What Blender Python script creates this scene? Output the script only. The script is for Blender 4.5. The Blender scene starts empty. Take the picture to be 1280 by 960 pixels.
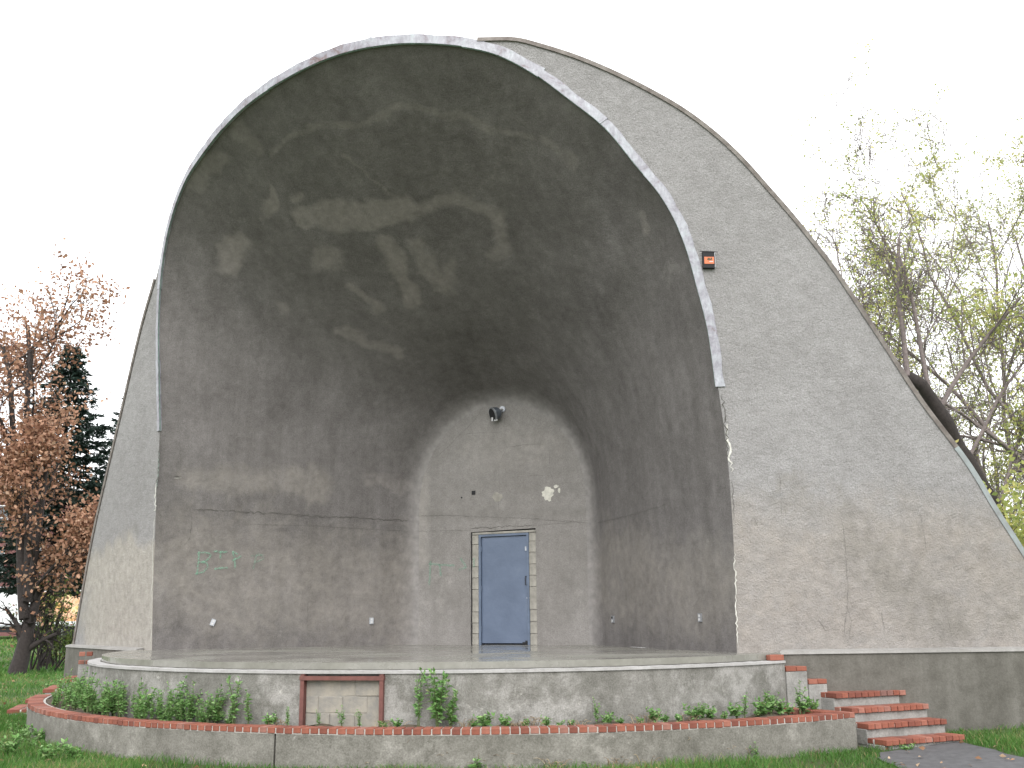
import bpy, bmesh, math, random
import numpy as np
from mathutils import Vector, Matrix, geometry
sc = bpy.context.scene
C = sc.collection
R_ = math.radians

# ------------------------------------------------------------------ camera
F_PX, PITCH, ROLL, YAW = 1264.32, 0.226108, -0.01095, -0.425642      # focal length in px of a 1280 px wide frame
CAM = np.array([7.97766, -13.21599, 0.49335])                        # z = 0 is the stage floor
_cp, _sp, _cy, _sy = math.cos(PITCH), math.sin(PITCH), math.cos(YAW), math.sin(YAW)
FWD = np.array([_sy*_cp, _cy*_cp, _sp]); _r0 = np.array([_cy, -_sy, 0.0]); _u0 = np.cross(_r0, FWD)
RGT = _r0*math.cos(ROLL) + _u0*math.sin(ROLL); UPV = -_r0*math.sin(ROLL) + _u0*math.cos(ROLL)
cd = bpy.data.cameras.new('camera'); cam = bpy.data.objects.new('camera', cd); C.objects.link(cam)
cd.sensor_width = 36; cd.lens = F_PX/1280*36; cd.clip_start = 0.1; cd.clip_end = 3000
_m = Matrix.Identity(4)
for i in range(3):
    _m[i][0], _m[i][1], _m[i][2], _m[i][3] = RGT[i], UPV[i], -FWD[i], CAM[i]
cam.matrix_world = _m
sc.camera = cam

# ------------------------------------------------------------------ light: bright overcast
w = bpy.data.worlds.new('World'); sc.world = w; w.use_nodes = True
nt = w.node_tree; nt.nodes.clear()
SUN_EL, SUN_AZ = 42, 153                                             # azimuth of the veiled sun, clockwise from +Y
sky = nt.nodes.new('ShaderNodeTexSky'); sky.sky_type = 'NISHITA'; sky.sun_disc = False
sky.sun_elevation = R_(SUN_EL); sky.sun_rotation = R_(SUN_AZ); sky.dust_density = 4; sky.ozone_density = 1
hs = nt.nodes.new('ShaderNodeHueSaturation'); hs.inputs['Saturation'].default_value = 0.18
bg1 = nt.nodes.new('ShaderNodeBackground'); bg1.inputs[1].default_value = 0.05
bg2 = nt.nodes.new('ShaderNodeBackground'); bg2.inputs[0].default_value = (0.98, 0.985, 1.0, 1); bg2.inputs[1].default_value = 1.25
ad = nt.nodes.new('ShaderNodeAddShader'); wo = nt.nodes.new('ShaderNodeOutputWorld')
nt.links.new(sky.outputs[0], hs.inputs['Color']); nt.links.new(hs.outputs[0], bg1.inputs[0])
nt.links.new(bg1.outputs[0], ad.inputs[0]); nt.links.new(bg2.outputs[0], ad.inputs[1]); nt.links.new(ad.outputs[0], wo.inputs[0])
sl = bpy.data.lights.new('sun', 'SUN'); sl.energy = 1.0; sl.angle = R_(40); sl.color = (1, 0.97, 0.92)
sun = bpy.data.objects.new('sun', sl); C.objects.link(sun)
_d = Vector((math.sin(R_(SUN_AZ))*math.cos(R_(SUN_EL)), math.cos(R_(SUN_AZ))*math.cos(R_(SUN_EL)), math.sin(R_(SUN_EL))))
sun.rotation_euler = _d.to_track_quat('Z', 'Y').to_euler()
sc.view_settings.view_transform = 'Standard'; sc.view_settings.look = 'None'
sc.view_settings.exposure = 0.72; sc.view_settings.gamma = 1
sc.cycles.max_bounces = 8; sc.cycles.diffuse_bounces = 5; sc.cycles.use_denoising = True

# ------------------------------------------------------------------ geometry of the place
PK, PS, PT, BY = 0.553983, 2.071309, -0.090248, 3.763929             # plan of the curved front wall; depth of the rear wall
GZ = -1.08                                                           # lawn level
def wall_y(x, z): return PK*(np.sqrt(x*x + PS*PS) - math.sqrt(16 + PS*PS)) + PT*z
def ray(px, py): return FWD + (px-640)/F_PX*RGT - (py-480)/F_PX*UPV
def at_z(px, py, z): d = ray(px, py); return CAM + d*((z-CAM[2])/d[2])
def at_y(px, py, y): d = ray(px, py); return CAM + d*((y-CAM[1])/d[1])
def at_depth(px, py, dep): return CAM + ray(px, py)*dep
def on_wall(px, py):
    d = ray(px, py); lo, hi = 4.0, 40.0
    g = lambda t: (CAM+d*t)[1] - wall_y((CAM+d*t)[0], (CAM+d*t)[2])
    ts = np.linspace(lo, hi, 200); prev = ts[0]
    for t in ts[1:]:
        if g(t) > 0:
            lo, hi = prev, t
            for _ in range(40):
                m = (lo+hi)/2
                if g(m) > 0: hi = m
                else: lo = m
            return CAM + d*hi
        prev = t
    return CAM + d*hi
def project(P):
    d = np.asarray(P, float) - CAM; q = d@FWD
    return np.stack([640 + F_PX*(d@RGT)/q, 480 - F_PX*(d@UPV)/q], -1)

# ------------------------------------------------------------------ helpers
def tag(o, label=None, cat=None, group=None, kind=None):
    if label: o['label'] = label
    if cat: o['category'] = cat
    if group: o['group'] = group
    if kind: o['kind'] = kind
    return o
def link(name, me, mat=None, parent=None):
    o = bpy.data.objects.new(name, me); C.objects.link(o)
    if mat is not None and me is not None and not me.materials: me.materials.append(mat)
    if parent: o.parent = parent
    return o
def empty(name, loc=(0, 0, 0), label=None, cat=None, group=None):
    o = bpy.data.objects.new(name, None); C.objects.link(o); o.location = loc; o.empty_display_size = 0.2
    return tag(o, label, cat, group)
def pymesh(name, V, Fc, smooth=False):
    me = bpy.data.meshes.new(name); me.from_pydata([tuple(map(float, v)) for v in V], [], [tuple(int(i) for i in f) for f in Fc]); me.update()
    if smooth: me.polygons.foreach_set('use_smooth', [True]*len(me.polygons))
    return me
def npmesh(name, V, Fq, smooth=False, attrs=None):
    """V (n,3), Fq (m,k) faces of equal size"""
    V = np.asarray(V, np.float32); Fq = np.asarray(Fq, np.int32); m, k = Fq.shape
    me = bpy.data.meshes.new(name); me.vertices.add(len(V)); me.vertices.foreach_set('co', V.ravel())
    me.loops.add(m*k); me.loops.foreach_set('vertex_index', Fq.ravel())
    me.polygons.add(m); me.polygons.foreach_set('loop_start', np.arange(0, m*k, k, dtype=np.int32))
    if smooth: me.polygons.foreach_set('use_smooth', np.ones(m, bool))
    me.update(); me.validate()
    for n, a in (attrs or {}).items():
        at = me.attributes.new(n, 'FLOAT', 'POINT'); at.data.foreach_set('value', np.asarray(a, np.float32))
    return me
def boxmesh(name, sx, sy, sz, bev=0.0, seed=None, jit=0.0):
    """box centred in x,y with its base at z = 0"""
    bm = bmesh.new(); bmesh.ops.create_cube(bm, size=1)
    for v in bm.verts: v.co = Vector((v.co.x*sx, v.co.y*sy, (v.co.z+.5)*sz))
    if bev: bmesh.ops.bevel(bm, geom=list(bm.edges), offset=bev, segments=1, affect='EDGES')
    if jit:
        rg = random.Random(seed)
        for v in bm.verts: v.co += Vector((rg.uniform(-jit, jit), rg.uniform(-jit, jit), rg.uniform(-jit, jit)))
    me = bpy.data.meshes.new(name); bm.to_mesh(me); bm.free(); return me
class MB:
    def __init__(s): s.v = []; s.f = []
    def box(s, c, sz, rz=0.0, M=None):
        b = len(s.v); hx, hy, hz = sz[0]/2, sz[1]/2, sz[2]/2; ca, sa = math.cos(rz), math.sin(rz)
        for x, y, z in ((-1,-1,-1),(1,-1,-1),(1,1,-1),(-1,1,-1),(-1,-1,1),(1,-1,1),(1,1,1),(-1,1,1)):
            p = Vector((x*hx, y*hy, z*hz))
            p = (M @ p) if M else Vector((p.x*ca-p.y*sa, p.x*sa+p.y*ca, p.z))
            s.v.append((c[0]+p.x, c[1]+p.y, c[2]+p.z))
        s.f += [tuple(b+i for i in q) for q in ((0,3,2,1),(4,5,6,7),(0,1,5,4),(1,2,6,5),(2,3,7,6),(3,0,4,7))]
        return s
    def tube(s, pts, rad, k=8, cap=True):
        pts = [Vector(p) for p in pts]; rad = rad if hasattr(rad, '__len__') else [rad]*len(pts)
        rings = []
        for i, p in enumerate(pts):
            t = (pts[min(i+1, len(pts)-1)] - pts[max(i-1, 0)]).normalized()
            a = t.orthogonal().normalized() if abs(t.z) > .9 else t.cross(Vector((0, 0, 1))).normalized()
            b2 = t.cross(a); b = len(s.v)
            for j in range(k):
                q = 2*math.pi*j/k; s.v.append(tuple(p + (a*math.cos(q) + b2*math.sin(q))*rad[i]))
            rings.append(b)
        for a, b in zip(rings, rings[1:]):
            for j in range(k): s.f.append((a+j, a+(j+1) % k, b+(j+1) % k, b+j))
        if cap: s.f.append(tuple(rings[0]+j for j in reversed(range(k)))); s.f.append(tuple(rings[-1]+j for j in range(k)))
        return s
    def build(s, name, mat, parent=None, smooth=False): return link(name, pymesh(name, s.v, s.f, smooth), mat, parent)
def catmull(P, n):
    P = np.asarray(P, float); P = np.vstack([2*P[0]-P[1], P, 2*P[-1]-P[-2]])
    out = []
    for i in range(1, len(P)-2):
        p0, p1, p2, p3 = P[i-1:i+3]
        for t in np.linspace(0, 1, 24, endpoint=False):
            out.append(.5*((2*p1)+(-p0+p2)*t+(2*p0-5*p1+4*p2-p3)*t*t+(-p0+3*p1-3*p2+p3)*t**3))
    out.append(P[-2]); return resample(np.array(out), n)
def resample(Q, n):
    s = np.r_[0, np.cumsum(np.linalg.norm(np.diff(Q, axis=0), axis=1))]; u = np.linspace(0, s[-1], n)
    return np.stack([np.interp(u, s, Q[:, k]) for k in range(Q.shape[1])], 1)
def vnoise(P, scale, seed=0):
    """cheap smooth value noise, P (n,3) -> 0..1"""
    rg = np.random.default_rng(seed); T = rg.random(4096); q = np.asarray(P, float)*scale + 100
    i = np.floor(q).astype(int); f = q - i; f = f*f*(3-2*f); r = 0
    for dx in (0, 1):
        for dy in (0, 1):
            for dz in (0, 1):
                h = ((i[:, 0]+dx)*73856093 ^ (i[:, 1]+dy)*19349663 ^ (i[:, 2]+dz)*83492791) & 4095
                r = r + T[h]*np.where(dx, f[:, 0], 1-f[:, 0])*np.where(dy, f[:, 1], 1-f[:, 1])*np.where(dz, f[:, 2], 1-f[:, 2])
    return r
def stroke(Q, pts, rad, soft=.6):
    """mask of a thick polyline given in the picture, for points whose picture position is Q"""
    pts = np.asarray(pts, float); d = np.full(len(Q), 1e9)
    if len(pts) == 1: d = np.hypot(*(Q-pts[0]).T)
    for a, b in zip(pts, pts[1:]):
        ab = b-a; t = np.clip(((Q-a)@ab)/(ab@ab), 0, 1); d = np.minimum(d, np.hypot(*(Q-(a+t[:, None]*ab)).T))
    return np.clip(1.0 - (d-rad)/(rad*soft*2) - .5, 0, 1)

# ------------------------------------------------------------------ materials
def newmat(name):
    m = bpy.data.materials.new(name); m.use_nodes = True; nt = m.node_tree
    return m, nt, nt.nodes['Principled BSDF']
def N(nt, t, **kw):
    n = nt.nodes.new(t)
    for k, v in kw.items():
        if k in n.inputs: n.inputs[k].default_value = v
        else: setattr(n, k, v)
    return n
def noise(nt, co, scale, detail=4, rough=.6, dist=0.0):
    n = N(nt, 'ShaderNodeTexNoise', Scale=scale, Detail=detail, Roughness=rough, Distortion=dist); nt.links.new(co, n.inputs['Vector']); return n.outputs['Fac']
def ramp(nt, fac, stops):
    r = nt.nodes.new('ShaderNodeValToRGB'); e = r.color_ramp.elements
    while len(e) < len(stops): e.new(0.5)
    for el, (p, c) in zip(e, stops):
        el.position = p; el.color = (c, c, c, 1) if not hasattr(c, '__len__') else (*c, 1)
    nt.links.new(fac, r.inputs[0]); return r.outputs[0]
def mix(nt, fac, a, b, mode='MIX'):
    n = nt.nodes.new('ShaderNodeMix'); n.data_type = 'RGBA'; n.blend_type = mode
    for s, v in ((0, fac), (6, a), (7, b)):
        if isinstance(v, (int, float)): n.inputs[s].default_value = v
        elif isinstance(v, tuple): n.inputs[s].default_value = (*v, 1)
        else: nt.links.new(v, n.inputs[s])
    return n.outputs[2]
def math_(nt, op, a, b=None, c=None):
    n = nt.nodes.new('ShaderNodeMath'); n.operation = op
    for s, v in ((0, a), (1, b), (2, c)):
        if v is None: continue
        if isinstance(v, (int, float)): n.inputs[s].default_value = v
        else: nt.links.new(v, n.inputs[s])
    return n.outputs[0]
def objco(nt, scale=(1, 1, 1)):
    t = nt.nodes.new('ShaderNodeTexCoord'); mp = nt.nodes.new('ShaderNodeMapping'); mp.inputs['Scale'].default_value = scale
    nt.links.new(t.outputs['Object'], mp.inputs[0]); return mp.outputs[0]
def attr(nt, name):
    a = nt.nodes.new('ShaderNodeAttribute'); a.attribute_name = name; return a.outputs['Fac']
def bump(nt, bsdf, h, strength, dist):
    b = N(nt, 'ShaderNodeBump', Strength=strength, Distance=dist); nt.links.new(h, b.inputs['Height']); nt.links.new(b.outputs[0], bsdf.inputs['Normal']); return b
def concrete(name, dark, light, blotch=.9, streak=.25, grain=.35, bumps=(60, .5, .012), rough=.92, stains=(), fine=38, wetspec=.3, flake=None):
    """stains: (attribute, colour, threshold softness, noise amount, opacity)"""
    m, nt, b = newmat(name); co = objco(nt)
    n1 = noise(nt, co, blotch, 6, .62, .4); n2 = noise(nt, co, fine*.12, 5, .65); n3 = noise(nt, co, fine, 4, .7)
    st = noise(nt, objco(nt, (2.6, 2.6, .16)), 1.3, 5, .65)
    f = math_(nt, 'ADD', math_(nt, 'MULTIPLY', n1, .55), math_(nt, 'MULTIPLY', n2, .45))
    col = ramp(nt, f, [(.33, dark), (.68, light)])
    col = mix(nt, streak, col, ramp(nt, st, [(.3, (.35, .34, .31)), (.7, (1, 1, 1))]), 'MULTIPLY')
    col = mix(nt, grain, col, ramp(nt, n3, [(.3, (.45, .44, .42)), (.62, (1.0, 1.0, 1.0))]), 'MULTIPLY')
    if flake:
        for fc, fs_, lo, hi, op in flake:
            fn = noise(nt, co, fs_, 9, .74, .2); fz = noise(nt, co, fs_*.22, 3, .5)
            fv_ = math_(nt, 'ADD', fn, math_(nt, 'MULTIPLY', math_(nt, 'SUBTRACT', fz, .5), .55))
            col = mix(nt, math_(nt, 'MULTIPLY', ramp(nt, fv_, [(lo, 0.0), (hi, 1.0)]), op), col, mix(nt, .6, fc, mix(nt, 1.0, fc, ramp(nt, n3, [(.3, .5), (.7, 1.25)]), 'MULTIPLY')))
    for a, c, soft, amt, op in stains:
        en = noise(nt, co, 3.2, 8, .72, .6)
        v = math_(nt, 'ADD', attr(nt, a), math_(nt, 'MULTIPLY', math_(nt, 'SUBTRACT', en, .5), amt))
        k = math_(nt, 'MULTIPLY', ramp(nt, v, [(.5-soft, 0.0), (.5+soft, 1.0)]), op)
        tint = mix(nt, .55, c, mix(nt, 1.0, c, ramp(nt, n2, [(.3, .55), (.7, 1.25)]), 'MULTIPLY'))
        col = mix(nt, k, col, tint)
    nt.links.new(col, b.inputs['Base Color']); b.inputs['Roughness'].default_value = rough; b.inputs['Specular IOR Level'].default_value = wetspec
    h = math_(nt, 'ADD', noise(nt, co, bumps[0], 5, .7), math_(nt, 'MULTIPLY', noise(nt, co, bumps[0]*.14, 4, .6), 1.5))
    bump(nt, b, h, bumps[1], bumps[2]); return m
def plain(name, col, rough=.6, metal=0.0, var=.25, scale=6, bumpd=0.0, col2=None):
    m, nt, b = newmat(name); co = objco(nt); n = noise(nt, co, scale, 6, .65)
    c2 = col2 or tuple(c*(1-var) for c in col)
    nt.links.new(ramp(nt, n, [(.32, c2), (.66, col)]), b.inputs['Base Color'])
    b.inputs['Roughness'].default_value = rough; b.inputs['Metallic'].default_value = metal
    if bumpd: bump(nt, b, noise(nt, co, scale*6, 4, .6), .6, bumpd)
    return m
def leafmat(name, stops, trans=.35, rough=.55):
    m, nt, b = newmat(name); col = ramp(nt, attr(nt, 'var'), stops)
    nt.links.new(col, b.inputs['Base Color']); b.inputs['Roughness'].default_value = rough; b.inputs['Specular IOR Level'].default_value = .25
    tr = nt.nodes.new('ShaderNodeBsdfTranslucent'); nt.links.new(col, tr.inputs[0])
    mx = nt.nodes.new('ShaderNodeMixShader'); mx.inputs[0].default_value = trans; out = nt.nodes['Material Output']
    nt.links.new(b.outputs[0], mx.inputs[1]); nt.links.new(tr.outputs[0], mx.inputs[2]); nt.links.new(mx.outputs[0], out.inputs[0]); return m

M = {}
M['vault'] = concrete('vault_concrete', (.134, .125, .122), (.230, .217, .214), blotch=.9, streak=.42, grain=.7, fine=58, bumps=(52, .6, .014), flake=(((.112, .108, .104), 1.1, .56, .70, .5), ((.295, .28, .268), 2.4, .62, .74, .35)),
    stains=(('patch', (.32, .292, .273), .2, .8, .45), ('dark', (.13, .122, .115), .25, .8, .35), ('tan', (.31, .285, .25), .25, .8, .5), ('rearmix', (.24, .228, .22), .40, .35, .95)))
M['front'] = concrete('front_stucco', (.262, .254, .253), (.365, .357, .360), blotch=.6, streak=.07, grain=.65, bumps=(42, .9, .022), fine=52,
    stains=(('tan', (.325, .285, .245), .25, .7, .6), ('dark', (.175, .168, .152), .14, 1.1, .45), ('patch', (.385, .355, .312), .16, .75, .7)))
M['rear'] = concrete('rear_concrete', (.215, .203, .192), (.295, .282, .272), blotch=.8, streak=.2, grain=.6, fine=58, bumps=(40, .5, .012), flake=(((.16, .152, .142), 1.6, .56, .72, .5), ((.34, .325, .305), 3.0, .60, .72, .4)),
    stains=(('dark', (.15, .142, .13), .25, .8, .5), ('patch', (.33, .31, .285), .2, .7, .5)))
M['plinth'] = concrete('plinth_concrete', (.10, .095, .082), (.19, .182, .165), blotch=1.1, streak=.45, grain=.4, bumps=(50, .5, .01), flake=(((.27, .258, .235), 2.6, .62, .73, .55),))
M['sill'] = concrete('sill_concrete', (.22, .212, .20), (.34, .333, .322), blotch=1.5, streak=.1, grain=.3, bumps=(50, .4, .008))  # paler than the plinth: skylight on its top is put into the colour
M['stage_wall'] = concrete('stage_wall_concrete', (.15, .147, .132), (.30, .292, .275), blotch=1.7, streak=.3, grain=.75, bumps=(45, .6, .012), fine=60, flake=(((.38, .37, .355), 3.4, .46, .60, .55), ((.14, .137, .12), 1.6, .58, .68, .6), ((.48, .465, .43), 7.0, .64, .70, .55)))
M['planter'] = concrete('planter_concrete', (.13, .125, .107), (.30, .288, .262), blotch=1.9, streak=.25, grain=.75, bumps=(40, .6, .012), fine=55, flake=(((.36, .345, .315), 2.6, .54, .68, .55), ((.115, .111, .095), 2.2, .57, .69, .65), ((.42, .40, .37), 11, .66, .73, .5)))
M['ledge'] = concrete('ledge_whitewash', (.29, .283, .276), (.46, .455, .452), blotch=3, streak=.05, grain=.3, bumps=(50, .4, .008))
M['step_concrete'] = concrete('step_concrete', (.21, .207, .197), (.40, .393, .375), blotch=2.5, streak=.3, grain=.45, bumps=(40, .7, .015))
M['crack'] = plain('crack_dark', (.105, .10, .09), .95, 0, .4, 20)
M['chip'] = plain('plaster_chip', (.66, .65, .60), .9, 0, .3, 25, .004)
M['paintpatch'] = plain('pale_paint', (.60, .585, .52), .8, 0, .35, 14, .003)

m, nt_, b = newmat('stage_floor_wet'); co = objco(nt_)
n1 = noise(nt_, co, .9, 6, .6); n2 = noise(nt_, co, 9, 5, .65)
nt_.links.new(ramp(nt_, math_(nt_, 'ADD', math_(nt_, 'MULTIPLY', n1, .6), math_(nt_, 'MULTIPLY', n2, .4)), [(.35, (.15, .146, .128)), (.66, (.245, .24, .215))]), b.inputs['Base Color'])
nt_.links.new(ramp(nt_, noise(nt_, co, .8, 5, .65, .5), [(.42, .06), (.62, .42)]), b.inputs['Roughness']); b.inputs['Specular IOR Level'].default_value = .6
bump(nt_, b, noise(nt_, co, 3, 3, .5), .03, .006); M['floor'] = m

m, nt_, b = newmat('weathered_copper'); co = objco(nt_)
c = ramp(nt_, noise(nt_, co, 3.5, 8, .72, .8), [(.32, (.16, .11, .105)), (.42, (.26, .25, .285)), (.58, (.37, .38, .415)), (.74, (.33, .41, .40))])
c = mix(nt_, .6, c, ramp(nt_, noise(nt_, objco(nt_, (1, 1, .35)), 22, 5, .7), [(.3, .55), (.7, 1.2)]), 'MULTIPLY')
nt_.links.new(c, b.inputs['Base Color']); b.inputs['Roughness'].default_value = .55; b.inputs['Metallic'].default_value = .15
bump(nt_, b, noise(nt_, co, 7, 3), .4, .02); M['copper'] = m
M['verdigris'] = plain('verdigris_edge', (.26, .38, .33), .7, .1, .5, 9)
M['coping_stone'] = plain('coping_stone', (.27, .245, .23), .85, 0, .5, 7, .006, (.13, .108, .10))
M['coping_metal'] = plain('coping_metal', (.42, .47, .49), .5, .2, .4, 5, 0, (.30, .31, .32))
M['door_paint'] = None
m, nt_, b = newmat('blue_door_paint'); co = objco(nt_)
c = ramp(nt_, noise(nt_, co, 2.2, 6, .6, .3), [(.36, (.080, .108, .165)), (.60, (.096, .127, .19)), (.78, (.125, .157, .22))])
nt_.links.new(c, b.inputs['Base Color']); b.inputs['Roughness'].default_value = .42; bump(nt_, b, noise(nt_, co, 5, 3), .35, .02); M['door_paint'] = m
M['frame_paint'] = plain('blue_frame_paint', (.105, .14, .205), .45, 0, .3, 5)
M['jamb'] = plain('jamb_block_concrete', (.32, .305, .27), .9, 0, .4, 6, .006)
M['dark'] = plain('dark_gap', (.012, .012, .014), .8)
M['steel'] = plain('galvanised_steel', (.45, .47, .50), .4, .7, .4, 12)
M['floodlight'] = plain('floodlight_grey', (.13, .15, .175), .45, .4, .5, 14)
M['white'] = plain('white_plastic', (.50, .50, .50), .45, 0, .1, 9)
M['rust_red'] = plain('red_oxide_steel', (.16, .062, .052), .65, .1, .4, 12)
M['soil'] = plain('planter_soil', (.10, .078, .052), .95, 0, .5, 9, .03)
M['mortar'] = plain('mortar', (.46, .44, .41), .95, 0, .35, 20, .006)
M['blocks'] = plain('infill_block', (.30, .275, .23), .95, 0, .45, 4, .012, (.18, .176, .168))
m, nt_, b = newmat('red_brick'); co = objco(nt_); oi = nt_.nodes.new('ShaderNodeObjectInfo')
c = ramp(nt_, oi.outputs['Random'], [(0, (.15, .045, .030)), (.45, (.225, .070, .042)), (.8, (.26, .088, .056)), (.93, (.30, .13, .095)), (1, (.17, .085, .07))])
c = mix(nt_, .5, c, ramp(nt_, noise(nt_, co, 28, 5, .7), [(.3, .55), (.7, 1.15)]), 'MULTIPLY')
nt_.links.new(c, b.inputs['Base Color']); b.inputs['Roughness'].default_value = .8; bump(nt_, b, noise(nt_, co, 70, 4), .5, .006); M['brick'] = m
m, nt_, b = newmat('green_chalk'); b.inputs['Base Color'].default_value = (.21, .38, .28, 1); b.inputs['Roughness'].default_value = .9
tp = nt_.nodes.new('ShaderNodeBsdfTransparent'); mx = nt_.nodes.new('ShaderNodeMixShader')
fac = math_(nt_, 'MULTIPLY', ramp(nt_, noise(nt_, objco(nt_), 34, 5, .75), [(.36, 0.05), (.56, 1.0)]), math_(nt_, 'MULTIPLY', attr(nt_, 'var'), .75))
nt_.links.new(fac, mx.inputs[0]); nt_.links.new(tp.outputs[0], mx.inputs[1]); nt_.links.new(b.outputs[0], mx.inputs[2]); nt_.links.new(mx.outputs[0], nt_.nodes['Material Output'].inputs[0]); M['chalk'] = m

# ground
m, nt_, b = newmat('lawn'); co = objco(nt_)
c = ramp(nt_, noise(nt_, co, .45, 6, .65), [(.35, (.075, .085, .028)), (.55, (.065, .115, .028)), (.7, (.115, .115, .05))])
c = mix(nt_, .6, c, ramp(nt_, noise(nt_, co, 14, 6, .75), [(.3, .35), (.7, 1.4)]), 'MULTIPLY')
nt_.links.new(c, b.inputs['Base Color']); b.inputs['Roughness'].default_value = .95; bump(nt_, b, noise(nt_, co, 22, 5, .7), 1, .06); M['lawn'] = m
M['asphalt'] = plain('asphalt', (.095, .095, .10), .75, 0, .4, 9, .006)
M['blade'] = leafmat('grass_blade', [(0, (.045, .115, .020)), (.55, (.085, .20, .038)), (.8, (.15, .22, .06)), (.92, (.27, .225, .11)), (1, (.30, .22, .12))], .3)
M['weed_leaf'] = leafmat('weed_leaf', [(0, (.075, .18, .048)), (.5, (.165, .32, .095)), (.85, (.29, .43, .19)), (1, (.42, .46, .20))], .3)
M['weed_stem'] = plain('weed_stem', (.10, .13, .05), .8)
M['dry'] = leafmat('dry_stalk', [(0, (.13, .09, .055)), (.6, (.28, .21, .13)), (1, (.42, .34, .22))], .15)
M['oak_leaf'] = leafmat('oak_leaf', [(0, (.17, .085, .055)), (.45, (.31, .165, .105)), (.8, (.44, .265, .175)), (1, (.52, .35, .25))], .3)
M['yellow_leaf'] = leafmat('yellow_leaf', [(0, (.22, .28, .09)), (.5, (.38, .42, .14)), (.85, (.54, .52, .18)), (1, (.60, .53, .22))], .5)  # leaf tones paled to put the sky's glare into the colour
M['shrub_leaf'] = leafmat('shrub_leaf', [(0, (.06, .10, .03)), (.6, (.15, .21, .05)), (1, (.32, .32, .09))], .35)
M['needle'] = leafmat('spruce_needle', [(0, (.018, .035, .028)), (.7, (.042, .072, .056)), (1, (.09, .125, .105))], .1)
M['bark'] = plain('dark_bark', (.040, .032, .030), .95, 0, .5, 14, .02)
M['bark2'] = plain('grey_bark', (.21, .175, .168), .95, 0, .5, 14, .02)  # grey bark, paled further: glow of the sky washed into the colour
M['litter'] = leafmat('fallen_leaf', [(0, (.16, .085, .045)), (.6, (.33, .19, .11)), (1, (.48, .36, .24))], .1)

# ------------------------------------------------------------------ ground, path, road
def smooth(a, b, t): t = np.clip((t-a)/(b-a), 0, 1); return t*t*(3-2*t)
def ground_z(x, y):
    x = np.asarray(x, float); y = np.asarray(y, float)
    z = GZ + .13*smooth(.8, 3.0, y)*smooth(6.6, 7.6, x) + .05*smooth(-2.5, -5.5, x)*smooth(-1, 3, y)
    z = z + .03*np.sin(x*.9+1.3)*np.sin(y*.7) * smooth(2, 9, np.hypot(x, y+1)) + .55*smooth(-22, -50, x)
    return z
gx = np.r_[-1500, -600, -250, -120, np.arange(-90, -24, 3), np.arange(-24, 24, .5), np.arange(24, 90, 4), 120, 250, 600, 1500]
gy = np.r_[-800, -200, -60, np.arange(-30, 20, .5), np.arange(20, 90, 4), 120, 250, 600, 2000]
X, Y = np.meshgrid(gx, gy); V = np.stack([X.ravel(), Y.ravel(), ground_z(X, Y).ravel()], 1)
a = np.arange(len(gx)*len(gy)).reshape(len(gy), len(gx)); Fq = np.stack([a[:-1, :-1], a[:-1, 1:], a[1:, 1:], a[1:, :-1]], -1).reshape(-1, 4)
tag(link('ground', npmesh('ground', V, Fq, True), M['lawn']), kind='structure')
def sheet(name, outline, mat, lift=.006, step=.25):
    """a thin paved sheet that follows the lawn inside an outline"""
    o = [Vector((p[0], p[1])) for p in outline]; xs = [p.x for p in o]; ys = [p.y for p in o]; inner = []
    for xx in np.arange(min(xs), max(xs), step):
        for yy in np.arange(min(ys), max(ys), step): inner.append(Vector((xx, yy)))
    vs, _, fs, *_ = geometry.delaunay_2d_cdt(o+inner, [], [list(range(len(o)))], 1, 1e-5)
    V = [(v.x, v.y, float(ground_z(v.x, v.y))+lift) for v in vs]
    return tag(link(name, pymesh(name, V, fs, True), mat), kind='structure')
def seg(p, q, n, jit, rg): return [(p[0]+(q[0]-p[0])*t+rg.uniform(-jit, jit), p[1]+(q[1]-p[1])*t+rg.uniform(-jit, jit)) for t in np.linspace(0, 1, n, endpoint=False)]
rg = random.Random(3)
PATH = seg((6.72, -.30), (6.75, -.75), 3, .02, rg)+seg((6.75, -.75), (7.2, -2.0), 6, .03, rg)+seg((7.2, -2.0), (9.0, -5.0), 8, .04, rg)+seg((9.0, -5.0), (10.3, -4.4), 3, .04, rg)+seg((10.3, -4.4), (8.6, -.95), 8, .04, rg)+seg((8.6, -.95), (7.75, .55), 6, .03, rg)+seg((7.75, .55), (7.5, .95), 2, .0, rg)+seg((7.5, .95), (6.72, -.30), 4, 0, rg)
sheet('path', PATH, M['asphalt'], .012)
sheet('path', [(-8.6, -.6), (-7.3, -.9), (-7.0, -1.5), (-8.4, -2.6), (-10.5, -2.9), (-10.2, -1.4)], M['asphalt'], .012)
def road_sheet():
    A, B, Wd = np.array([-130., 10.]), np.array([-10., 118.]), 4.2
    t = (B-A)/np.linalg.norm(B-A); nn = np.array([-t[1], t[0]]); V = []; Fc = []
    for i, s in enumerate(np.linspace(0, 1, 60)):
        c0 = A+(B-A)*s
        for k in (-1, 1): q = c0+nn*Wd*k; V.append((q[0], q[1], float(ground_z(q[0], q[1]))+.03))
        if i: Fc.append((2*i-2, 2*i-1, 2*i+1, 2*i))
    tag(link('road', pymesh('road', V, Fc), M['asphalt']), kind='structure')
road_sheet()

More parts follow.
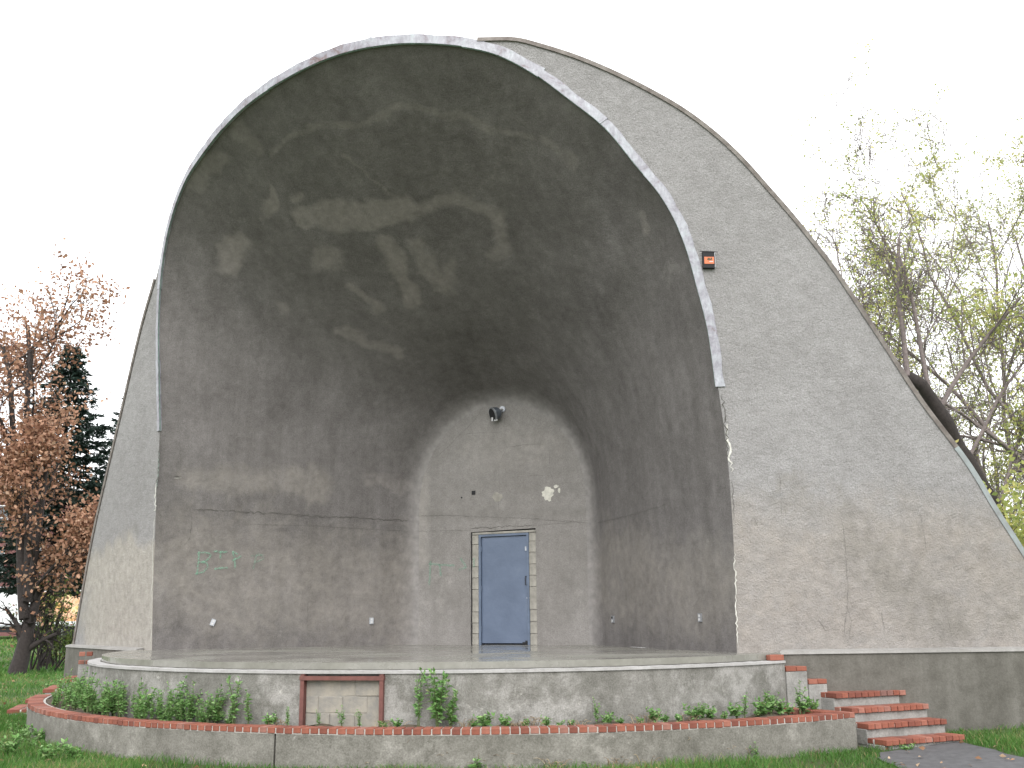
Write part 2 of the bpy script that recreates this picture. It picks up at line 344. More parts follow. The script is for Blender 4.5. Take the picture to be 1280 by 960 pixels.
# ------------------------------------------------------------------ band shell
shell = empty('band_shell', (0, 0, GZ), 'tall grey concrete band shell with a huge arched opening and raking side walls', 'band shell')
def sub(name, me, mat, parent=shell):
    o = link(name, me, mat); o.parent = parent
    if parent is shell: o.location = (0, 0, -GZ)      # mesh coordinates stay in place coordinates
    return o
rimL_px = [(190,812),(192,720),(194.5,650),(197,590),(199.5,540),(198.5,480),(198,405),(202,339),(212,283),(230,231),(254,192),(296,142),(357,98),(441,63),(516,53)]
rimR_px = [(602,61),(659,85),(716,126),(758,160),(797,207),(831,249),(857,301),(875,363),(888,415),(897.5,483),(905,535),(912,600),(918,700),(921,815)]
rim_raw = np.array([on_wall(*p) for p in rimL_px+rimR_px])
rim_xz = catmull(rim_raw[:, [0, 2]], 320); rim_xz[0, 1] = rim_xz[-1, 1] = -.01
RIM = np.stack([rim_xz[:, 0], wall_y(rim_xz[:, 0], rim_xz[:, 1]), rim_xz[:, 1]], 1)
# rear arch
HB, ZS, ZT = 1.85, 2.55, 4.57
th = np.linspace(math.pi, 0, 200)
back = np.vstack([np.stack([np.full(60, -HB), np.linspace(-.01, ZS, 60, endpoint=False)], 1), np.stack([HB*np.cos(th), ZS+(ZT-ZS)*np.sin(th)], 1), np.stack([np.full(60, HB), np.linspace(ZS, -.01, 61)[1:]], 1)])
back = resample(back, 320)
# loft with a soft fillet into the rear wall
FIL = .15
dn = np.gradient(back, axis=0); nrm = np.stack([-dn[:, 1], dn[:, 0]], 1); nrm /= np.linalg.norm(nrm, axis=1)[:, None]      # outward (left side points to -x)
nrm[nrm[:, 1] < 0, 1] *= 0; nrm /= np.linalg.norm(nrm, axis=1)[:, None]
rows = []; NV = 170; VC = .945
hfac = np.clip(RIM[:, 2]/8.0, 0, 1)**1.2
def loft(v):
    p = np.empty((320, 3)); p[:, 0] = RIM[:, 0]*(1-v)+back[:, 0]*v; p[:, 2] = RIM[:, 2]*(1-v)+back[:, 1]*v; p[:, 1] = RIM[:, 1]*(1-v)+BY*v
    bl = -math.sin(math.pi*v**1.25)*.24*hfac**.6
    p[:, 2] += bl*np.clip(nrm[:, 1], 0, 1); p[:, 0] += bl*nrm[:, 0]*.5
    return p
for v in np.linspace(0, VC, NV): rows.append(loft(v))
inner = back - nrm*FIL; B0 = rows[-1]; B1 = np.stack([back[:, 0], np.full(320, BY), back[:, 1]], 1); B2 = np.stack([inner[:, 0], np.full(320, BY), inner[:, 1]], 1)
for t in np.linspace(0, 1, 12)[1:]: rows.append(B0*(1-t)**2+B1*2*t*(1-t)+B2*t*t)
VA = np.array(rows); nr = len(rows); VV = VA.reshape(-1, 3)
VV = VV + (vnoise(VV, .8, 5)[:, None]-.5)*np.array([.03, .03, .03])*(np.repeat(np.clip(np.minimum(np.arange(nr)/12, (nr-1-np.arange(nr))/14), 0, 1), 320)[:, None])   # hand-finished unevenness
a = np.arange(nr*320).reshape(nr, 320); Fq = np.stack([a[:-1, :-1], a[1:, :-1], a[1:, 1:], a[:-1, 1:]], -1).reshape(-1, 4)
Q = project(VV)
def warp(P, Q):
    a = np.stack([vnoise(P, 1.3, 31)+.5*vnoise(P, 3.1, 32)+.3*vnoise(P, 7.5, 36), vnoise(P, 1.3, 33)+.5*vnoise(P, 3.1, 34)+.3*vnoise(P, 7.5, 35)], 1)
    return Q + (a-.9)*np.array([30, 24])
Q = warp(VV, Q)
def strokes(Q, L): 
    r = np.zeros(len(Q))
    for pts, rad, val in L: r = np.maximum(r, stroke(Q, pts, rad)*val)
    return r
patch = strokes(Q, [([(385,276),(441,269),(500,252)],15,1), ([(511,258),(582,241),(617,262),(617,311)],13,.62), ([(481,303),(512,369)],14,.95), ([(523,306),(560,355)],17,.6),
    ([(336,248),(341,268)],11,.8), ([(308,300),(290,332)],17,.8), ([(373,251)],9,.7), ([(398,322),(425,322)],16,.66), ([(441,353),(467,381)],8,.7), ([(440,408),(470,428),(498,438)],9,.72),
    ([(347,384)],11,.6), ([(268,200),(258,222)],22,.52), ([(296,160),(318,190)],13,.5), ([(799,270),(806,290)],9,.62), ([(572,330),(566,360)],14,.55),
    ([(333,199),(371,171),(450,147),(525,135),(582,142),(675,178),(722,205)],7,.5), ([(420,195),(485,238)],4,.5), ([(588,235),(640,190)],4,.5), ([(470,600),(505,605)],14,.5)])  # long ring along the rim paints the paler shading of the vault's bend
dark = strokes(Q, [([(350,330),(430,420),(560,455)],60,.55), ([(640,330),(700,420)],60,.5), ([(300,560),(420,590),(505,560)],40,.5), ([(205,625),(232,640),(236,672)],10,.62), ([(520,190),(700,260)],50,.5), ([(280,180),(330,140)],40,.5)])
tan = strokes(Q, [([(240,720),(500,740)],90,.55), ([(770,720),(890,740)],70,.56), ([(230,600),(400,600)],22,.5)])  # tan low on the walls; right stroke also paints in missing light
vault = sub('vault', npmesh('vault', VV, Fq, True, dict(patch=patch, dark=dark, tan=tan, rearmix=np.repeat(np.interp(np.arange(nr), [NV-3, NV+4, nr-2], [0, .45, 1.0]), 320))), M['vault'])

def tri2d(outlines, holes, step, box, jit=.25, seed=1):
    """triangulated sheet in a plane: outline loop, hole loops, with inner points"""
    rg = np.random.default_rng(seed); pts = []; edges = []
    for L in outlines+holes:
        b = len(pts); pts += [Vector((float(p[0]), float(p[1]))) for p in L]; edges += [(b+i, b+(i+1) % len(L)) for i in range(len(L))]
    for xx in np.arange(box[0], box[1], step):
        for yy in np.arange(box[2], box[3], step): pts.append(Vector((xx+rg.uniform(-jit, jit)*step, yy+rg.uniform(-jit, jit)*step)))
    vs, _, fs, *_ = geometry.delaunay_2d_cdt(pts, edges, [], 0, 1e-6)
    vs = np.array([(v.x, v.y) for v in vs]); fs = np.array([f for f in fs if len(f) == 3]); cen = vs[fs].mean(1)
    def inside(L):
        L = np.asarray(L); r = np.zeros(len(cen), bool); x, y = cen.T
        for (x1, y1), (x2, y2) in zip(L, np.roll(L, -1, 0)):
            c = ((y1 > y) != (y2 > y)) & (x < (x2-x1)*(y-y1)/(y2-y1+1e-12)+x1); r ^= c
        return r
    keep = np.zeros(len(fs), bool)
    for L in outlines: keep |= inside(L)
    for L in holes: keep &= ~inside(L)
    fs = fs[keep]; used = np.unique(fs); re = np.full(len(vs), -1); re[used] = np.arange(len(used)); return vs[used], re[fs]
# ---- curved front wall
silL = np.array([on_wall(*p) for p in [(93,804),(115,680),(135,590),(152,518),(169,444),(181,396),(194,351)]])[:, [0, 2]]
silR = np.array([on_wall(*p) for p in [(640,50),(669,56),(720,72),(768,92),(812,114),(852,137),(890,165),(925,197),(960,236),(989,269),(1018,305),(1046,342),(1102,426),(1152,502),(1209,578),(1245,637),(1279,690)]])[:, [0, 2]]
rdn = np.gradient(rim_xz, axis=0); rn = np.stack([-rdn[:, 1], rdn[:, 0]], 1); rn /= np.linalg.norm(rn, axis=1)[:, None]
i0 = int(np.argmin(np.hypot(*(rim_xz-silL[-1]).T)))+8; i1 = int(np.argmin(np.hypot(*(rim_xz-on_wall(590, 56)[[0, 2]]).T)))
hug = (rim_xz+rn*.09)[i0:i1:6]
slope = (silR[-1]-silR[-3])/np.linalg.norm(silR[-1]-silR[-3]); tip = silR[-1]+slope*((-.02-silR[-1][1])/slope[1])
SIL = np.vstack([[[silL[0][0]-.02, -.02]], silL, hug, silR, [tip]]); SIL = catmull(SIL, 260); SIL[0, 1] = SIL[-1, 1] = -.02
outl = np.vstack([SIL, rim_xz[::-1][::2], rim_xz[:1]])
vs, fs = tri2d([outl], [], .09, (-9.8, 9.8, 0, 8.8))
fv = np.stack([vs[:, 0], wall_y(vs[:, 0], vs[:, 1]), vs[:, 1]], 1); Q = project(fv); Q = np.where(fv[:, :1] < 0, Q + (warp(fv, Q)-Q)*np.array([[.3, .8]]), warp(fv, Q))
fpatch = np.where((fv[:, 0] < -4.8), np.clip(.5+(Q[:, 1]-(674+4*np.sin(Q[:, 0]*.11)))/40, 0, 1)*np.clip((Q[:, 0]-70)/70, .3, 1), 0)
fdark = strokes(Q, [([(1075,690),(1180,780)],55,.52), ([(965,610),(1010,640)],35,.42), ([(1110,735),(1190,775)],34,.55), ([(1040,600),(1066,640)],18,.45), ([(1220,790),(1280,770)],25,.4), ([(124,690),(168,664)],14,.5), ([(160,720),(158,790)],8,.5)])
ftan = np.where(fv[:, 0] > 0, np.clip((Q[:, 1]-560)/170, 0, .62), 0)
fme = npmesh('front_wall', fv, fs, True, dict(patch=fpatch, dark=fdark, tan=ftan))
if fme.polygons[0].normal.y > 0: fme.flip_normals()
front = sub('front_wall', fme, M['front'])
# thickness: the raking edge and a plain back face 0.32 m behind
DEP = .34
mb = MB()
for k, (x, z) in enumerate(SIL):
    y = float(wall_y(x, z)); mb.v += [(x, y, z), (x, y+DEP, z)]
    if k: mb.f.append((2*k-2, 2*k-1, 2*k+1, 2*k))
sub('wall_edge', pymesh('wall_edge', mb.v, mb.f), M['front'])
vs2, fs2 = tri2d([np.vstack([SIL[::4], SIL[-1:], rim_xz[::-1][::6]*np.array([1.0, 1.0])])], [], .6, (-9.8, 9.8, 0, 8.8))
sub('wall_back', npmesh('wall_back', np.stack([vs2[:, 0], wall_y(vs2[:, 0], vs2[:, 1])+DEP, vs2[:, 1]], 1), fs2), M['front'])

def ribbon_band(P_in, P_out, lift, mat, name, parent=shell, back=.05, seed=0):
    """sheet strip between two curves on the front wall, proud of it, with a folded edge"""
    V = []; Fc = []; n = len(P_in)
    for i in range(n):
        (x0, z0), (x1, z1) = P_in[i], P_out[i]; y0 = float(wall_y(x0, z0)); y1 = float(wall_y(x1, z1))
        V += [(x0, y0+back, z0), (x0, y0-lift, z0), (x1, y1-lift*.75, z1), (x1, y1+.06, z1)]
        if i:
            b = 4*i
            for k in range(3): Fc.append((b-4+k, b-3+k, b+1+k, b+k))
    Fc += [(0, 1, 2, 3), (4*n-1, 4*n-2, 4*n-3, 4*n-4)]
    return sub(name, pymesh(name, V, Fc), mat, parent)
# copper flashing round the opening, sheet by sheet
j0 = int(np.argmin(np.hypot(*(rim_xz-on_wall(203, 536)[[0, 2]]).T))); j1 = int(np.argmin(np.hypot(*(rim_xz-on_wall(897.5, 483)[[0, 2]]).T)))
rg = random.Random(11); cuts = [j0]
while cuts[-1] < j1-8: cuts.append(min(cuts[-1]+rg.choice([12, 14, 15, 17]), j1))
if j1-cuts[-2] < 9: cuts.pop(-2)
for a0, b0 in zip(cuts, cuts[1:]):
    I = np.arange(a0, b0+1); wd = rg.uniform(.064, .076)+.042*(rim_xz[a0, 1]/8.5)**2; off = rg.uniform(-.008, .008); wav = np.array([.006*math.sin(i*.9+a0)+rg.uniform(-.004, .004) for i in I])
    ins = rim_xz[I]-rn[I]*(.022+off); out_ = rim_xz[I]+rn[I]*(wd+wav)[:, None]
    ins = ins.copy(); 
    if b0 < j1: out_[-1] += rn[b0]*rg.uniform(0, .014)
    ribbon_band(ins, out_, .020+rg.uniform(0, .012), M['copper'], 'rim_flashing')
    drip = rim_xz[I]-rn[I]*(.030+off)
    ribbon_band(drip, rim_xz[I]-rn[I]*(.018+off), .014, M['verdigris'], 'drip_edge', back=.004)
# coping along the raking edges
def coping(I, mat, wd):
    sdn = np.gradient(SIL, axis=0); sn = np.stack([-sdn[:, 1], sdn[:, 0]], 1); sn /= np.linalg.norm(sn, axis=1)[:, None]
    V = []; Fc = []; n = len(I)
    for c, i in enumerate(I):
        for (dn_, dy) in ((-wd, -.028), (.035, -.028), (.035, DEP+.03), (-wd, DEP+.03)):
            x, z = SIL[i]+sn[i]*dn_; V.append((x, float(wall_y(*SIL[i]))+dy, z))
        if c:
            b = 4*c
            for k in range(4): Fc.append((b-4+k, b-4+(k+1) % 4, b+(k+1) % 4, b+k))
    Fc += [(3, 2, 1, 0), (4*n-4, 4*n-3, 4*n-2, 4*n-1)]
    sub('coping', pymesh('coping', V, Fc), mat)
kL = int(np.argmin(np.hypot(*(SIL-silL[-1]).T))); kR = int(np.argmin(np.hypot(*(SIL-on_wall(600, 50)[[0, 2]]).T))); kM = int(np.argmin(np.hypot(*(SIL-on_wall(1196, 560)[[0, 2]]).T)))
for a0 in range(0, kL, 8): coping(list(range(a0, min(a0+8, kL)+1)), M['coping_stone'], .012)
for a0 in range(kR, kM, 8): coping(list(range(a0, min(a0+8, kM)+1)), M['coping_stone'], .022)
for a0 in range(kM, 259, 10): coping(list(range(a0, min(a0+10, 259)+1)), M['coping_metal'], .03)

# ---- plinth below the front wall, with a pale sill
def plinth(x0, x1, name):
    xs = np.linspace(x0, x1, 40); V = []; Fc = []; V2 = []; F2 = []
    for i, x in enumerate(xs):
        y = float(wall_y(x, 0)); 
        V += [(x, y-.16, GZ-.3), (x, y-.16, -.022), (x, y+.45, -.022), (x, y+.45, GZ-.3)]
        x2 = math.copysign(max(abs(x), 5.5), x); y2 = float(wall_y(x2, 0))+(x2-x)*1e-3
        x2 += (x-x2)*1e-3; V2 += [(x2, y2-.185, -.022), (x2, y2-.175, .012), (x2, y2-.004, .034), (x2, y2-.004, -.022)]
        if i:
            b = 4*i
            for k in range(4):
                Fc.append((b-4+k, b+k, b+(k+1) % 4, b-4+(k+1) % 4)); F2.append((b-4+k, b+k, b+(k+1) % 4, b-4+(k+1) % 4))
    e = 4*len(xs); Fc += [(0, 1, 2, 3), (e-1, e-2, e-3, e-4)]; F2 += [(0, 1, 2, 3), (e-1, e-2, e-3, e-4)]
    p = sub(name, pymesh(name, V, Fc), M['plinth']); q = link('sill', pymesh('sill', V2, F2), M['sill'], p)
    for me in (p.data, q.data):
        bm = bmesh.new(); bm.from_mesh(me); bmesh.ops.recalc_face_normals(bm, faces=bm.faces); bm.to_mesh(me); bm.free()
plinth(4.9, 9.45, 'plinth'); plinth(-9.55, -4.95, 'plinth')

# ---- rear wall with the door opening
def rx(px, py): return at_y(px, py, BY)[[0, 2]]
DL, DR, DT = float(rx(589, 760)[0]), float(rx(671, 760)[0]), float(rx(630, 662)[1])
arch = inner
hole = [(DL, -.02), (DR, -.02), (DR+.005, DT), (DL, DT-.02)]
rear_out = np.vstack([arch, [[HB-FIL, -.02]], [[DR, -.02]], [[DR, DT]], [[DL, DT-.02]], [[DL, -.02]], [[-HB+FIL, -.02]]])
vs, fs = tri2d([rear_out], [], .07, (-1.9, 1.9, 0, 4.6))
rv = np.stack([vs[:, 0], np.full(len(vs), BY), vs[:, 1]], 1); Q = project(rv)
rme = npmesh('rear_wall', rv, fs, False, dict(dark=strokes(Q, [([(520,645),(735,640)],9,.55), ([(560,650),(600,600)],16,.35), ([(690,760),(730,700)],40,.45), ([(530,700),(560,760)],30,.4)]), patch=strokes(Q, [([(525,600),(525,700)],14,.6), ([(600,560),(680,560)],40,.45)])))
if rme.polygons[0].normal.y > 0: rme.flip_normals()
rear = sub('rear_wall', rme, M['rear'])
mb = MB()                                                   # reveal of the opening
for (xa, za), (xb, zb) in (((DL, -.02), (DL, DT-.02)), ((DL, DT-.02), (DR, DT)), ((DR, DT), (DR, -.02))):
    b = len(mb.v); mb.v += [(xa, BY, za), (xb, BY, zb), (xb, BY+.3, zb), (xa, BY+.3, za)]; mb.f.append((b, b+1, b+2, b+3))
mb.v += [(DL-.3, BY+.3, -.1), (DR+.3, BY+.3, -.1), (DR+.3, BY+.3, DT+.3), (DL-.3, BY+.3, DT+.3)]; mb.f.append(tuple(range(len(mb.v)-4, len(mb.v))))
link('opening_reveal', pymesh('opening_reveal', mb.v, mb.f), M['dark'], rear)
fl, fr, ft = float(rx(598, 760)[0]), float(rx(661.5, 760)[0]), float(rx(630, 667)[1])
rg = random.Random(5)
for x0, x1 in ((DL+.012, fl-.006), (fr+.006, DR-.004)):
    z = 0.0
    while z < ft-.02:
        h = rg.choice([.2, .21, .19, .4, .2]); h = min(h, ft-z)
        if h > .03:
            o = link('jamb_block', boxmesh('jamb_block', x1-x0, .22, h-.005, .004), M['jamb'], rear); o.location = ((x0+x1)/2, BY+.012+.11+rg.uniform(0, .01), z)
        z += h
o = link('lintel', boxmesh('lintel', DR-DL-.02, .22, DT-ft-.03, .006), M['jamb'], rear); o.location = ((DL+DR)/2, BY+.13, ft+.004)
door = MB().box(((fl+fr)/2, BY+.075, (.03+ft-.05)/2), (fr-fl-.095, .045, ft-.05-.03)).build('door', M['door_paint']); door.parent = shell; door.location = (0, 0, -GZ)
def dsub(name, mb, mat): return mb.build(name, mat, door)
dsub('door_frame', MB().box((fl+.022, BY+.07, ft/2), (.044, .11, ft)).box((fr-.022, BY+.07, ft/2), (.044, .11, ft)).box(((fl+fr)/2, BY+.07, ft-.02), (fr-fl-.088, .11, .04)), M['frame_paint'])
dsub('threshold', MB().box(((fl+fr)/2, BY+.08, .006), (fr-fl-.09, .06, .012)), M['dark'])  # near-black strip: shade of the gap under the door, put in as colour
for hz in (.28, 1.0, 1.72): dsub('hinge', MB().tube([(fl+.05, BY+.040, hz-.05), (fl+.05, BY+.040, hz+.05)], .009, 8), M['frame_paint'])
hx = fr-.055
dsub('hasp', MB().box((hx+.01, BY+.034, 1.72), (.07, .02, .035)).box((hx-.005, BY+.026, 1.685), (.03, .02, .05)), M['steel'])
dsub('handle', MB().tube([(hx-.02, BY+.05, 1.05), (hx-.02, BY+.015, 1.05), (hx-.02, BY+.015, 1.20), (hx-.02, BY+.05, 1.20)], .008, 8), M['dark'])
dsub('latch', MB().box((hx+.03, BY+.026, .82), (.06, .016, .025)), M['steel'])
dsub('kick_dent', MB().box((fr-.11, BY+.049, .035), (.10, .008, .03)).box((fr-.08, BY+.048, .06), (.05, .008, .03)), M['dark'])

# ---- cracks, chips and marks; each is a thin jagged sliver lying on its wall
def sliver(path, wd, name, mat, parent, off, seed, offset, var=None):
    """path: 3d points on a surface, off(p): unit normal towards the viewer"""
    rg = random.Random(seed); P = resample(np.asarray(path, float), max(3, int(sum(np.linalg.norm(np.diff(np.asarray(path, float), axis=0), axis=1))/.035))); V = []; Fc = []; vv = []
    for i, p in enumerate(P):
        t = P[min(i+1, len(P)-1)]-P[max(i-1, 0)]; nn = off; s = np.cross(t, nn); s /= (np.linalg.norm(s)+1e-9)
        taper = min(1, min(i, len(P)-1-i)/4+.25); ww = wd*rg.uniform(.35, 1.25)*taper*(.55 if name == 'crack' else .8) if name != 'graffiti_stroke' else wd*rg.uniform(.7, 1.0); j = rg.uniform(-1, 1)*wd*(.9 if name != 'graffiti_stroke' else .12)
        c = p+s*j+nn*offset; V += [c-s*ww/2, c+s*ww/2]; vv += [var[i] if var is not None and i < len(var) else .8]*2
        if i: Fc.append((2*i-2, 2*i-1, 2*i+1, 2*i))
    return npmesh(name, V, Fc, False, dict(var=vv))
mid_rows = VA  # vault grid
from mathutils.bvhtree import BVHTree
bvh = BVHTree.FromPolygons([tuple(v) for v in VV], [tuple(f) for f in Fq.tolist()] if len(Fq) else [])
a = np.arange(nr*320).reshape(nr, 320); VF = np.stack([a[:-1, :-1], a[1:, :-1], a[1:, 1:], a[:-1, 1:]], -1).reshape(-1, 4)
bvh = BVHTree.FromPolygons([tuple(v) for v in VV.tolist()], [tuple(f) for f in VF.tolist()])
def on_vault(px, py):
    d = Vector(ray(px, py)); h = bvh.ray_cast(Vector(CAM), d.normalized()); 
    return None if h[0] is None else (np.array(h[0]), np.array(h[1]))
def vault_path(pxs):
    pxs = resample(np.asarray(pxs, float), max(4, int(np.linalg.norm(np.diff(np.asarray(pxs, float), axis=0), axis=1).sum()/4))); out = []; n = np.zeros(3)
    for q in pxs:
        h = on_vault(*q)
        if h is not None: out.append(h[0]); nn = h[1] if h[1]@(CAM-h[0]) > 0 else -h[1]; n += nn
    return np.array(out), n/np.linalg.norm(n)
def vcrack(pxs, wd, seed, mat='crack', name='crack'):
    P, n = vault_path(pxs); return link(name, sliver(P, wd, name, None, None, n, seed, .012), M[mat], vault)
for k, (pxs, wd) in enumerate([([(241,636),(310,640),(387,644.5),(450,647.5),(512,651)],.022), ([(240,638),(239,660),(236,676),(230,682)],.010), ([(311,655),(390,657),(470,662),(512,664)],.008), ([(387,646),(386,672)],.008),
      ([(744,654),(780,646),(812,637),(835,630)],.012), ([(265,782),(264,800)],.006), ([(385,745),(384,790)],.006), ([(205,338),(214,340)],.02), ([(206,345),(213,345)],.012)]): vcrack(pxs, wd, 20+k)
def rpath(pxs): return np.array([at_y(px, py, BY) for px, py in pxs])
FR = np.array([0, -1.0, 0])
for k, (pxs, wd) in enumerate([([(520,645),(560,644),(600,646),(660,648),(737,654)],.010), ([(668,657),(700,654),(738,650)],.006), ([(588,661),(620,659),(650,657),(668,656)],.02), ([(588,662),(587,720),(589,806)],.014),
      ([(629,549),(634,559),(629,569),(624,582),(624,612),(623,640)],.006), ([(634,559),(655,556),(682,555)],.008), ([(669,532),(668,556)],.005), ([(686,556),(688,592),(695,606)],.006), ([(575,543),(600,541),(629,540)],.006),
      ([(545,572),(565,554),(575,543),(592,527),(604,509)],.007), ([(632,500),(630,540)],.004), ([(625,583),(655,582)],.004), ([(636,597),(670,594),(688,594)],.005), ([(735,600),(738,650)],.006), ([(520,664),(588,663)],.007)]):
    link('crack', sliver(rpath(pxs), wd, 'crack', None, None, FR, 50+k, .004), M['crack'], rear)
def wpath(pxs): return np.array([on_wall(*p) for p in resample(np.asarray(pxs, float), 12)])
for k, (pxs, wd) in enumerate([([(1052,650),(1055,665),(1057,700),(1060,745),(1054,800)],.007), ([(1058,757),(1064,775),(1061,800)],.007), ([(1022,772),(1032,790)],.010), ([(998,780),(1004,795)],.008), ([(1100,760),(1106,790)],.010),
      ([(940,640),(948,660)],.008), ([(1183,770),(1190,795)],.008), ([(974,590),(977,650)],.006), ([(1150,640),(1158,690)],.006)]):
    P = wpath(pxs); link('crack', sliver(P, wd, 'crack', None, None, np.array([.45, -.89, 0]), 80+k, .012), M['crack'], front)
# broken arris of the opening where the flashing has gone
for k, (pxs, wd, mt, nm) in enumerate([([(203,536),(200,560),(199,590),(195,618)],.05, 'crack', 'crack'), ([(200,562),(198.5,592),(196,612)],.022, 'verdigris', 'flashing_scrap'), ([(197,604),(194.5,622),(196,634),(193.5,640)],.045, 'chip', 'plaster_chip'), ([(193.5,645),(192,680),(191,730),(189.5,806)],.018, 'chip', 'plaster_chip'),
      ([(903,492),(906,525),(911,575)],.03, 'crack', 'crack'), ([(907,530),(911,560),(914.5,590)],.035, 'chip', 'plaster_chip'), ([(915,600),(917,650)],.016, 'crack', 'crack'), ([(918,690),(920,760),(922,808)],.016, 'chip', 'plaster_chip')]):
    P = wpath(pxs); link(nm, sliver(P, wd, nm, None, None, np.array([(-.35 if k < 4 else .35), -.93, 0]), 120+k, .012), M[mt], front)
def blob(name, c, rx_, rz_, mat, parent, seed, y=BY-.004, thick=.004, n=22):
    rg = random.Random(seed); V = [(c[0], y, c[1])]; 
    for k in range(n):
        q = 2*math.pi*k/n; r = rg.uniform(.72, 1.1); V.append((c[0]+rx_*r*math.cos(q), y, c[1]+rz_*r*math.sin(q)))
    V += [(v[0], y+thick, v[2]) for v in V[1:]]
    Fc = [(0, 1+(k+1) % n, 1+k) for k in range(n)]+[(1+k, 1+(k+1) % n, 1+n+(k+1) % n, 1+n+k) for k in range(n)]
    return link(name, pymesh(name, V, Fc), mat, parent)
blob('paint_patch', rx(685, 617), .125, .135, M['paintpatch'], rear, 1); blob('paint_patch', rx(695, 608), .05, .03, M['paintpatch'], rear, 2); blob('paint_patch', rx(699, 613), .025, .05, M['paintpatch'], rear, 3)
blob('round_patch', rx(622, 621), .13, .085, M['jamb'], rear, 4, BY-.003, .003)
o = link('socket_hole', MB().box((*[float(rx(592, 616)[0])], BY-.002, float(rx(592, 616)[1])), (.075, .012, .075)).build('socket_hole', M['dark']).data, None, rear); bpy.data.objects.remove([q for q in C.objects if q.name.startswith('socket_hole') and q is not o][0])
o.name = 'socket_hole'
blob('drill_hole', rx(577, 622), .018, .018, M['dark'], rear, 6)
P, n = vault_path([(219,600),(226,598)]); link('socket_hole', sliver(P, .09, 'socket_hole', None, None, n, 4, .014), M['crack'], vault)
P, n = vault_path([(218,598),(222,595.5),(227,597)]); link('plaster_chip', sliver(P, .03, 'plaster_chip', None, None, n, 9, .02), M['chip'], vault)
# green chalk letters
def g(u, v): return (220+u*.1458, 660+v*.1458)
letters = [[(195,200),(190,300),(180,395)], [(185,215),(270,205),(300,235),(270,275),(200,295)], [(200,292),(260,290),(275,330),(240,375),(165,392)], [(320,200),(440,205)], [(380,205),(380,260)], [(325,350),(445,337)],
           [(485,195),(505,270),(505,345)], [(480,280),(560,240)], [(490,200),(530,225)]]
for k, L in enumerate(letters):
    P, n = vault_path([g(*q) for q in L]); link('graffiti_stroke', sliver(P, .035, 'graffiti_stroke', None, None, n, 200+k, .013), M['chalk'], vault)
for k, L in enumerate([[(690,225),(660,350)], [(640,240),(750,230)], [(700,215),(760,260),(690,290)]]):
    P, n = vault_path([g(*q) for q in L]); link('graffiti_stroke', sliver(P, .03, 'graffiti_stroke', None, None, n, 220+k, .013, [.45]*400), M['chalk'], vault)
def g2(u, v): return (480+u*.375, 480+v*.375)
for k, L in enumerate([[(155,590),(152,670)], [(150,600),(235,605)], [(255,580),(275,610),(250,620)], [(300,580),(300,610)], [(185,600),(190,640)]]):
    P = rpath([g2(*q) for q in L]); link('graffiti_stroke', sliver(P, .04, 'graffiti_stroke', None, None, FR, 240+k, .006, [.6]*400), M['chalk'], rear)

# ------------------------------------------------------------------ stage
SC, SR = np.array([0.0, 2.75]), 6.1
def arc_pts(c, r, a0, a1, n): return [(c[0]+r*math.sin(t), c[1]-r*math.cos(t)) for t in np.linspace(R_(a0), R_(a1), n)]
AL, AR = -67, 66.5
stage = empty('stage', (0, -3, GZ), 'curved concrete stage platform with a wet floor and pale ledge, inside the planter', 'stage')
def ssub(name, V, Fc, mat, smooth=False):
    me = pymesh(name, V, Fc, smooth); bm = bmesh.new(); bm.from_mesh(me); bmesh.ops.recalc_face_normals(bm, faces=bm.faces); bm.to_mesh(me); bm.free()
    o = link(name, me, mat, stage); o.location = (0, 3, -GZ); return o
def extr(outline, z0, z1):
    n = len(outline); V = [(p[0], p[1], z0) for p in outline]+[(p[0], p[1], z1) for p in outline]
    return V, [tuple(reversed(range(n))), tuple(range(n, 2*n))]+[(i, (i+1) % n, n+(i+1) % n, n+i) for i in range(n)]
A1 = arc_pts(SC, SR-.17, AL, AR, 90)
ssub('floor_slab', *extr(A1+[(5.62, .88), (5.1, 1.4), (2.2, BY+.1), (-2.2, BY+.1), (-5.1, 1.4), (-5.62, .88)], -.082, 0), M['floor'])
A2 = arc_pts(SC, SR+.03, AL, AR, 90); A2i = arc_pts(SC, SR-.5, AL, AR, 90)
def ring(r0, r1, z0, z1, a0, a1, n, c=SC, jit=0, seed=0):
    O = arc_pts(c, r1, a0, a1, n); I = arc_pts(c, r0, a0, a1, n); V = []; Fc = []; rg = random.Random(seed)
    for i in range(n):
        j = rg.uniform(-jit, jit)
        V += [(*I[i], z0), (*O[i], z0), (*O[i], z1+j), (*I[i], z1+j)]
        if i:
            b = 4*i
            for k in range(4): Fc.append((b-4+k, b+k, b+(k+1) % 4, b-4+(k+1) % 4))
    Fc += [(0, 1, 2, 3), (4*n-1, 4*n-2, 4*n-3, 4*n-4)]; return V, Fc
ssub('ledge', *ring(SR-.5, SR+.02, -.115, -.0845, AL, AR, 110, jit=.003, seed=2), M['ledge'])
def arc_angle(c, r, z, px):                                          # angle on a circular wall that is seen at picture column px
    t = np.radians(np.linspace(-44, 60, 2000)); q = project(np.stack([c[0]+r*np.sin(t), c[1]-r*np.cos(t), np.full(2000, z)], 1))[:, 0]
    return math.degrees(t[int(np.argmin(np.abs(q-px)))])
h0, h1 = arc_angle(SC, SR, -.35, 377), arc_angle(SC, SR, -.35, 480)
ssub('front_wall', *ring(SR-.5, SR, GZ-.2, -.115, AL, h0, 60), M['stage_wall'])
ssub('front_wall', *ring(SR-.5, SR, GZ-.2, -.115, h1, AR, 80), M['stage_wall'])
ssub('front_wall', *ring(SR-.5, SR-.09, GZ-.2, -.115, h0, h1, 12), M['stage_wall'])
ssub('nose_joint', *ring(SR-.20, SR-.155, -.086, -.076, AL, AR, 90), M['crack'])
